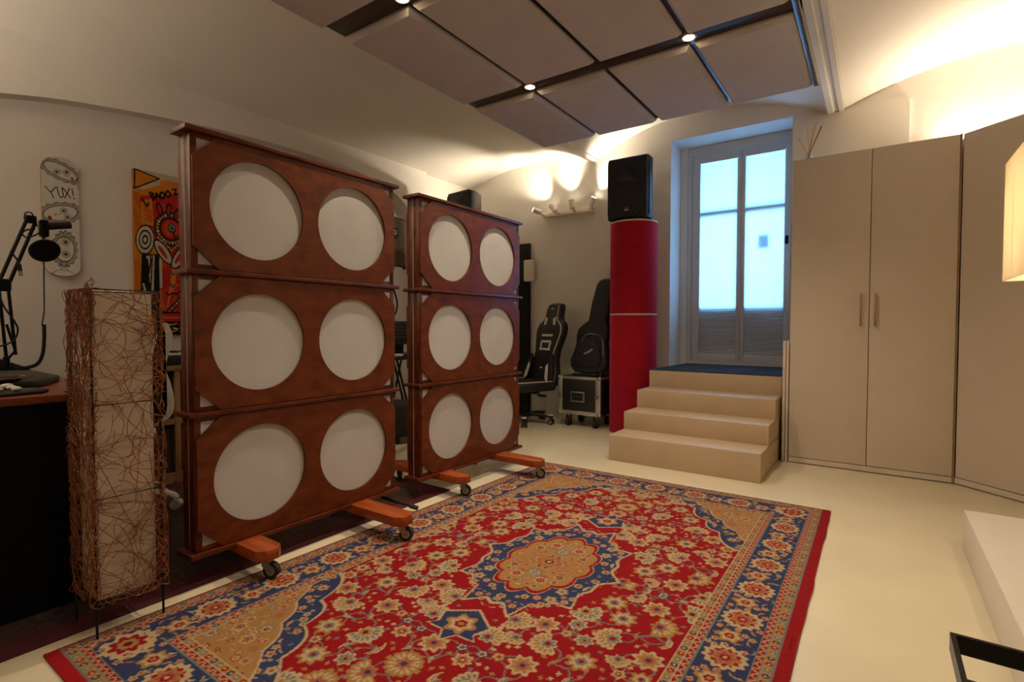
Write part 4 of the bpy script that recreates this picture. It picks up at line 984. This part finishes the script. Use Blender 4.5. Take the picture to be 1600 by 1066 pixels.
pm = MB(); pm._merge(sh)
mp = bpy.data.materials.new('perforated_steel'); mp.use_nodes = True; nt = mp.node_tree; bs_ = nt.nodes['Principled BSDF']
bs_.inputs['Roughness'].default_value = .4; bs_.inputs['Metallic'].default_value = .6
tc = nt.nodes.new('ShaderNodeTexCoord'); vo = nt.nodes.new('ShaderNodeTexVoronoi'); vo.inputs['Scale'].default_value = 160; vo.inputs['Randomness'].default_value = .1
rp = nt.nodes.new('ShaderNodeValToRGB'); rp.color_ramp.elements[0].position = .30; rp.color_ramp.elements[1].position = .36
rp.color_ramp.elements[0].color = (.004, .004, .004, 1); rp.color_ramp.elements[1].color = (*lin('#6b5a48'), 1)
nt.links.new(tc.outputs['Object'], vo.inputs['Vector']); nt.links.new(vo.outputs['Distance'], rp.inputs['Fac']); nt.links.new(rp.outputs['Color'], bs_.inputs['Base Color'])
pm.build('perforated_shell', mp, rf)
for z_ in (1.46, 1.765): MB().tube([(-2.70+(R0-.006)*math.cos(a), 2.36+(R0-.006)*math.sin(a), z_) for a in A_], .008, 6).build('rubber_edge', M_rubber, rf)
Rb = lambda a, z, k=.002: (-2.70+(R0+k)*math.cos(a), 2.36+(R0+k)*math.sin(a), z)
bb = bmesh.new(); rws = []
for a in np.linspace(-.72, -.05, 8): rws.append([bb.verts.new(Rb(a, z, k)) for z, k in ((1.635, .001), (1.70, .001), (1.70, .003), (1.635, .003))])
for p_, q_ in zip(rws, rws[1:]):
    for k in range(4): bb.faces.new((p_[k], p_[(k+1) % 4], q_[(k+1) % 4], q_[k]))
bb.faces.new(rws[0]); bb.faces.new(rws[-1]); pm = MB(); pm._merge(bb); bd = pm.build('name_badge', M_black, rf)
MB().tube([Rb(-.20+.055*math.cos(t), 1.672+.013*math.sin(t), .0035) for t in np.linspace(0, 2*PI, 21)], .0022, 6).build('letter', M_trim, bd)
tb = thing('trestle_table', 'black trestle table seen between the two wooden screens', 'table', (-4.1, 3.7, 0))
MB().box(-4.42, -3.80, 3.2, 4.2, .735, .77, .003).build('tabletop', M_black, tb)
for x in (-4.33, -3.86):
    for y0_, y1_ in ((3.50, 3.72), (3.545, 3.765), (4.05, 3.85)): MB().tube([(x, y0_, .735), (x, y1_, .008)], .011, 8).build('leg', M_blackm, tb)
rk = thing('perforated_rack', 'black perforated metal rack standing on the trestle table', 'rack', (-3.95, 3.6, .77))
p_ = MB().box(-3.93, -3.90, 3.30, 4.0, .885, 1.115, .003)
for r_ in range(5):
    for c_ in range(20): y_ = 3.315+c_*.034+.012*(r_ % 2); p_.box(-3.901, -3.8985, y_, y_+.018, .955+r_*.034, .964+r_*.034, mi=1)
p_.build('perforated_face', [M_black, mat('slot_pale', '#6f6658', .5)], rk)
MB().box(-4.0, -3.91, 3.62, 3.68, .772, .90, .003).box(-4.05, -3.88, 3.52, 3.78, .771, .782).build('foot', M_blackm, rk)
ds = MB().box(-3.90, -3.83, 3.46, 3.60, .771, .795, .004)
tag(ds.build('paper_stack', M_trim), 'small pale stack of paper on the trestle table', 'paper')
pu = thing('pouf', 'low dark cushioned stool seen between the two wooden screens', 'stool', (-3.66, 3.36, 0))
MB().lathe([(.20, .07), (.245, .10), (.255, .20), (.25, .30), (.22, .352), (.12, .366), (0, .368)], (-3.66, 3.36, 0), 36).build('cushion', mat('dark_upholstery', '#201a14', .9, bump=.4, bscale=150, var=.3), pu)
for k in range(4):
    a = .78+k*PI/2; MB().cyl((-3.66+.16*math.cos(a), 3.36+.16*math.sin(a), 0), (-3.66+.16*math.cos(a), 3.36+.16*math.sin(a), .085), .02, 10).build('foot', M_black, pu)
# ================================================================== LIGHTS
def light(name, kind, loc, energy, col, **k):
    d = bpy.data.lights.new(name, kind); d.energy = energy; d.color = col
    for a, v in k.items(): setattr(d, a, v)
    o = bpy.data.objects.new(name, d); C.objects.link(o); o.location = loc; return o
def aim(o, d): o.rotation_euler = Vector(d).to_track_quat('-Z', 'Y').to_euler()
WARM = (1.0, .82, .61)
E_SPOT, E_HEAD, E_DAY = 70, 90, 135
for x, y in ((-1.944, 2.985), (-.8885, 2.985), (-1.944, 1.83), (-.8885, 1.83), (-1.944, .66), (-.8885, .66)):
    o = light('downlight_beam', 'SPOT', (x, y, 2.672), E_SPOT*(.28 if y < 1 else 1.2 if y > 2 else .88), WARM, spot_size=math.radians(128 if y > 2 else 104), spot_blend=.88, shadow_soft_size=.018); aim(o, (0, 0, -1))
for p, d in heads:
    o = light('spotlight_beam', 'SPOT', p, E_HEAD, (1, .85, .64), spot_size=math.radians(80), spot_blend=1, shadow_soft_size=.02); aim(o, d)
for x, y, d in ((.55, 5.31, (-.05, -.2, 1)), (1.0, 5.31, (-.1, -.25, 1)), (1.5, 5.31, (.1, -.2, 1))):
    o = light('wall_uplight', 'SPOT', (x, y, 2.37), 52, (1, .85, .64), spot_size=math.radians(140), spot_blend=1, shadow_soft_size=.06); aim(o, d)
o = light('rear_fill_uplight', 'SPOT', (-3.6, -1.5, 1.9), 430, (1, .86, .66), spot_size=math.radians(130), spot_blend=.9, shadow_soft_size=.1); aim(o, (-.25, .35, 1))  # unseen fill at the rear left, keeps the left wall and vault bright
o = light('rear_fill_uplight', 'SPOT', (.4, -2.2, 1.9), 90, (1, .86, .66), spot_size=math.radians(130), spot_blend=.9, shadow_soft_size=.1); aim(o, (0, .25, 1))  # added bounce fill behind the camera, no known fixture there
light('floor_lamp_light', 'POINT', (.641, 2.806, 1.52), 22, (1, .87, .68), shadow_soft_size=.05)
o = light('daylight', 'AREA', (-1.18, 6.5, 1.95), E_DAY, (.21, .56, 1.0), shape='RECTANGLE', size=1.5, size_y=2.2); aim(o, (0, -1, 0))
w = bpy.data.worlds.new('World'); scene.world = w; w.use_nodes = True
bg = w.node_tree.nodes['Background']; bg.inputs['Color'].default_value = (.45, .68, 1, 1); bg.inputs['Strength'].default_value = .6
# ================================================================== CAMERA
f_px, yaw, pitch, roll = 814.53, math.radians(34.9855), math.radians(1.6455), math.radians(-.0877)
fwd = Vector((-math.sin(yaw)*math.cos(pitch), math.cos(yaw)*math.cos(pitch), -math.sin(pitch)))
right = Vector((math.cos(yaw), math.sin(yaw), 0)); down = fwd.cross(right)
r2 = right*math.cos(roll)+down*math.sin(roll); d2 = -right*math.sin(roll)+down*math.cos(roll)
cam = bpy.data.cameras.new('Camera'); cam.sensor_width = 36; cam.lens = f_px/1600*36; cam.clip_start = .05
co = bpy.data.objects.new('Camera', cam); C.objects.link(co)
Mx = Matrix((r2, -d2, -fwd)).transposed().to_4x4(); Mx.translation = (0, 0, 1.07); co.matrix_world = Mx
scene.camera = co
vs = scene.view_settings; vs.view_transform = 'Standard'; vs.look = 'None'; vs.gamma = 1; vs.exposure = 0.0; vs.use_curve_mapping = False
scene.cycles.max_bounces = 8; scene.cycles.diffuse_bounces = 5; scene.cycles.transparent_max_bounces = 12; scene.cycles.sample_clamp_indirect = 6
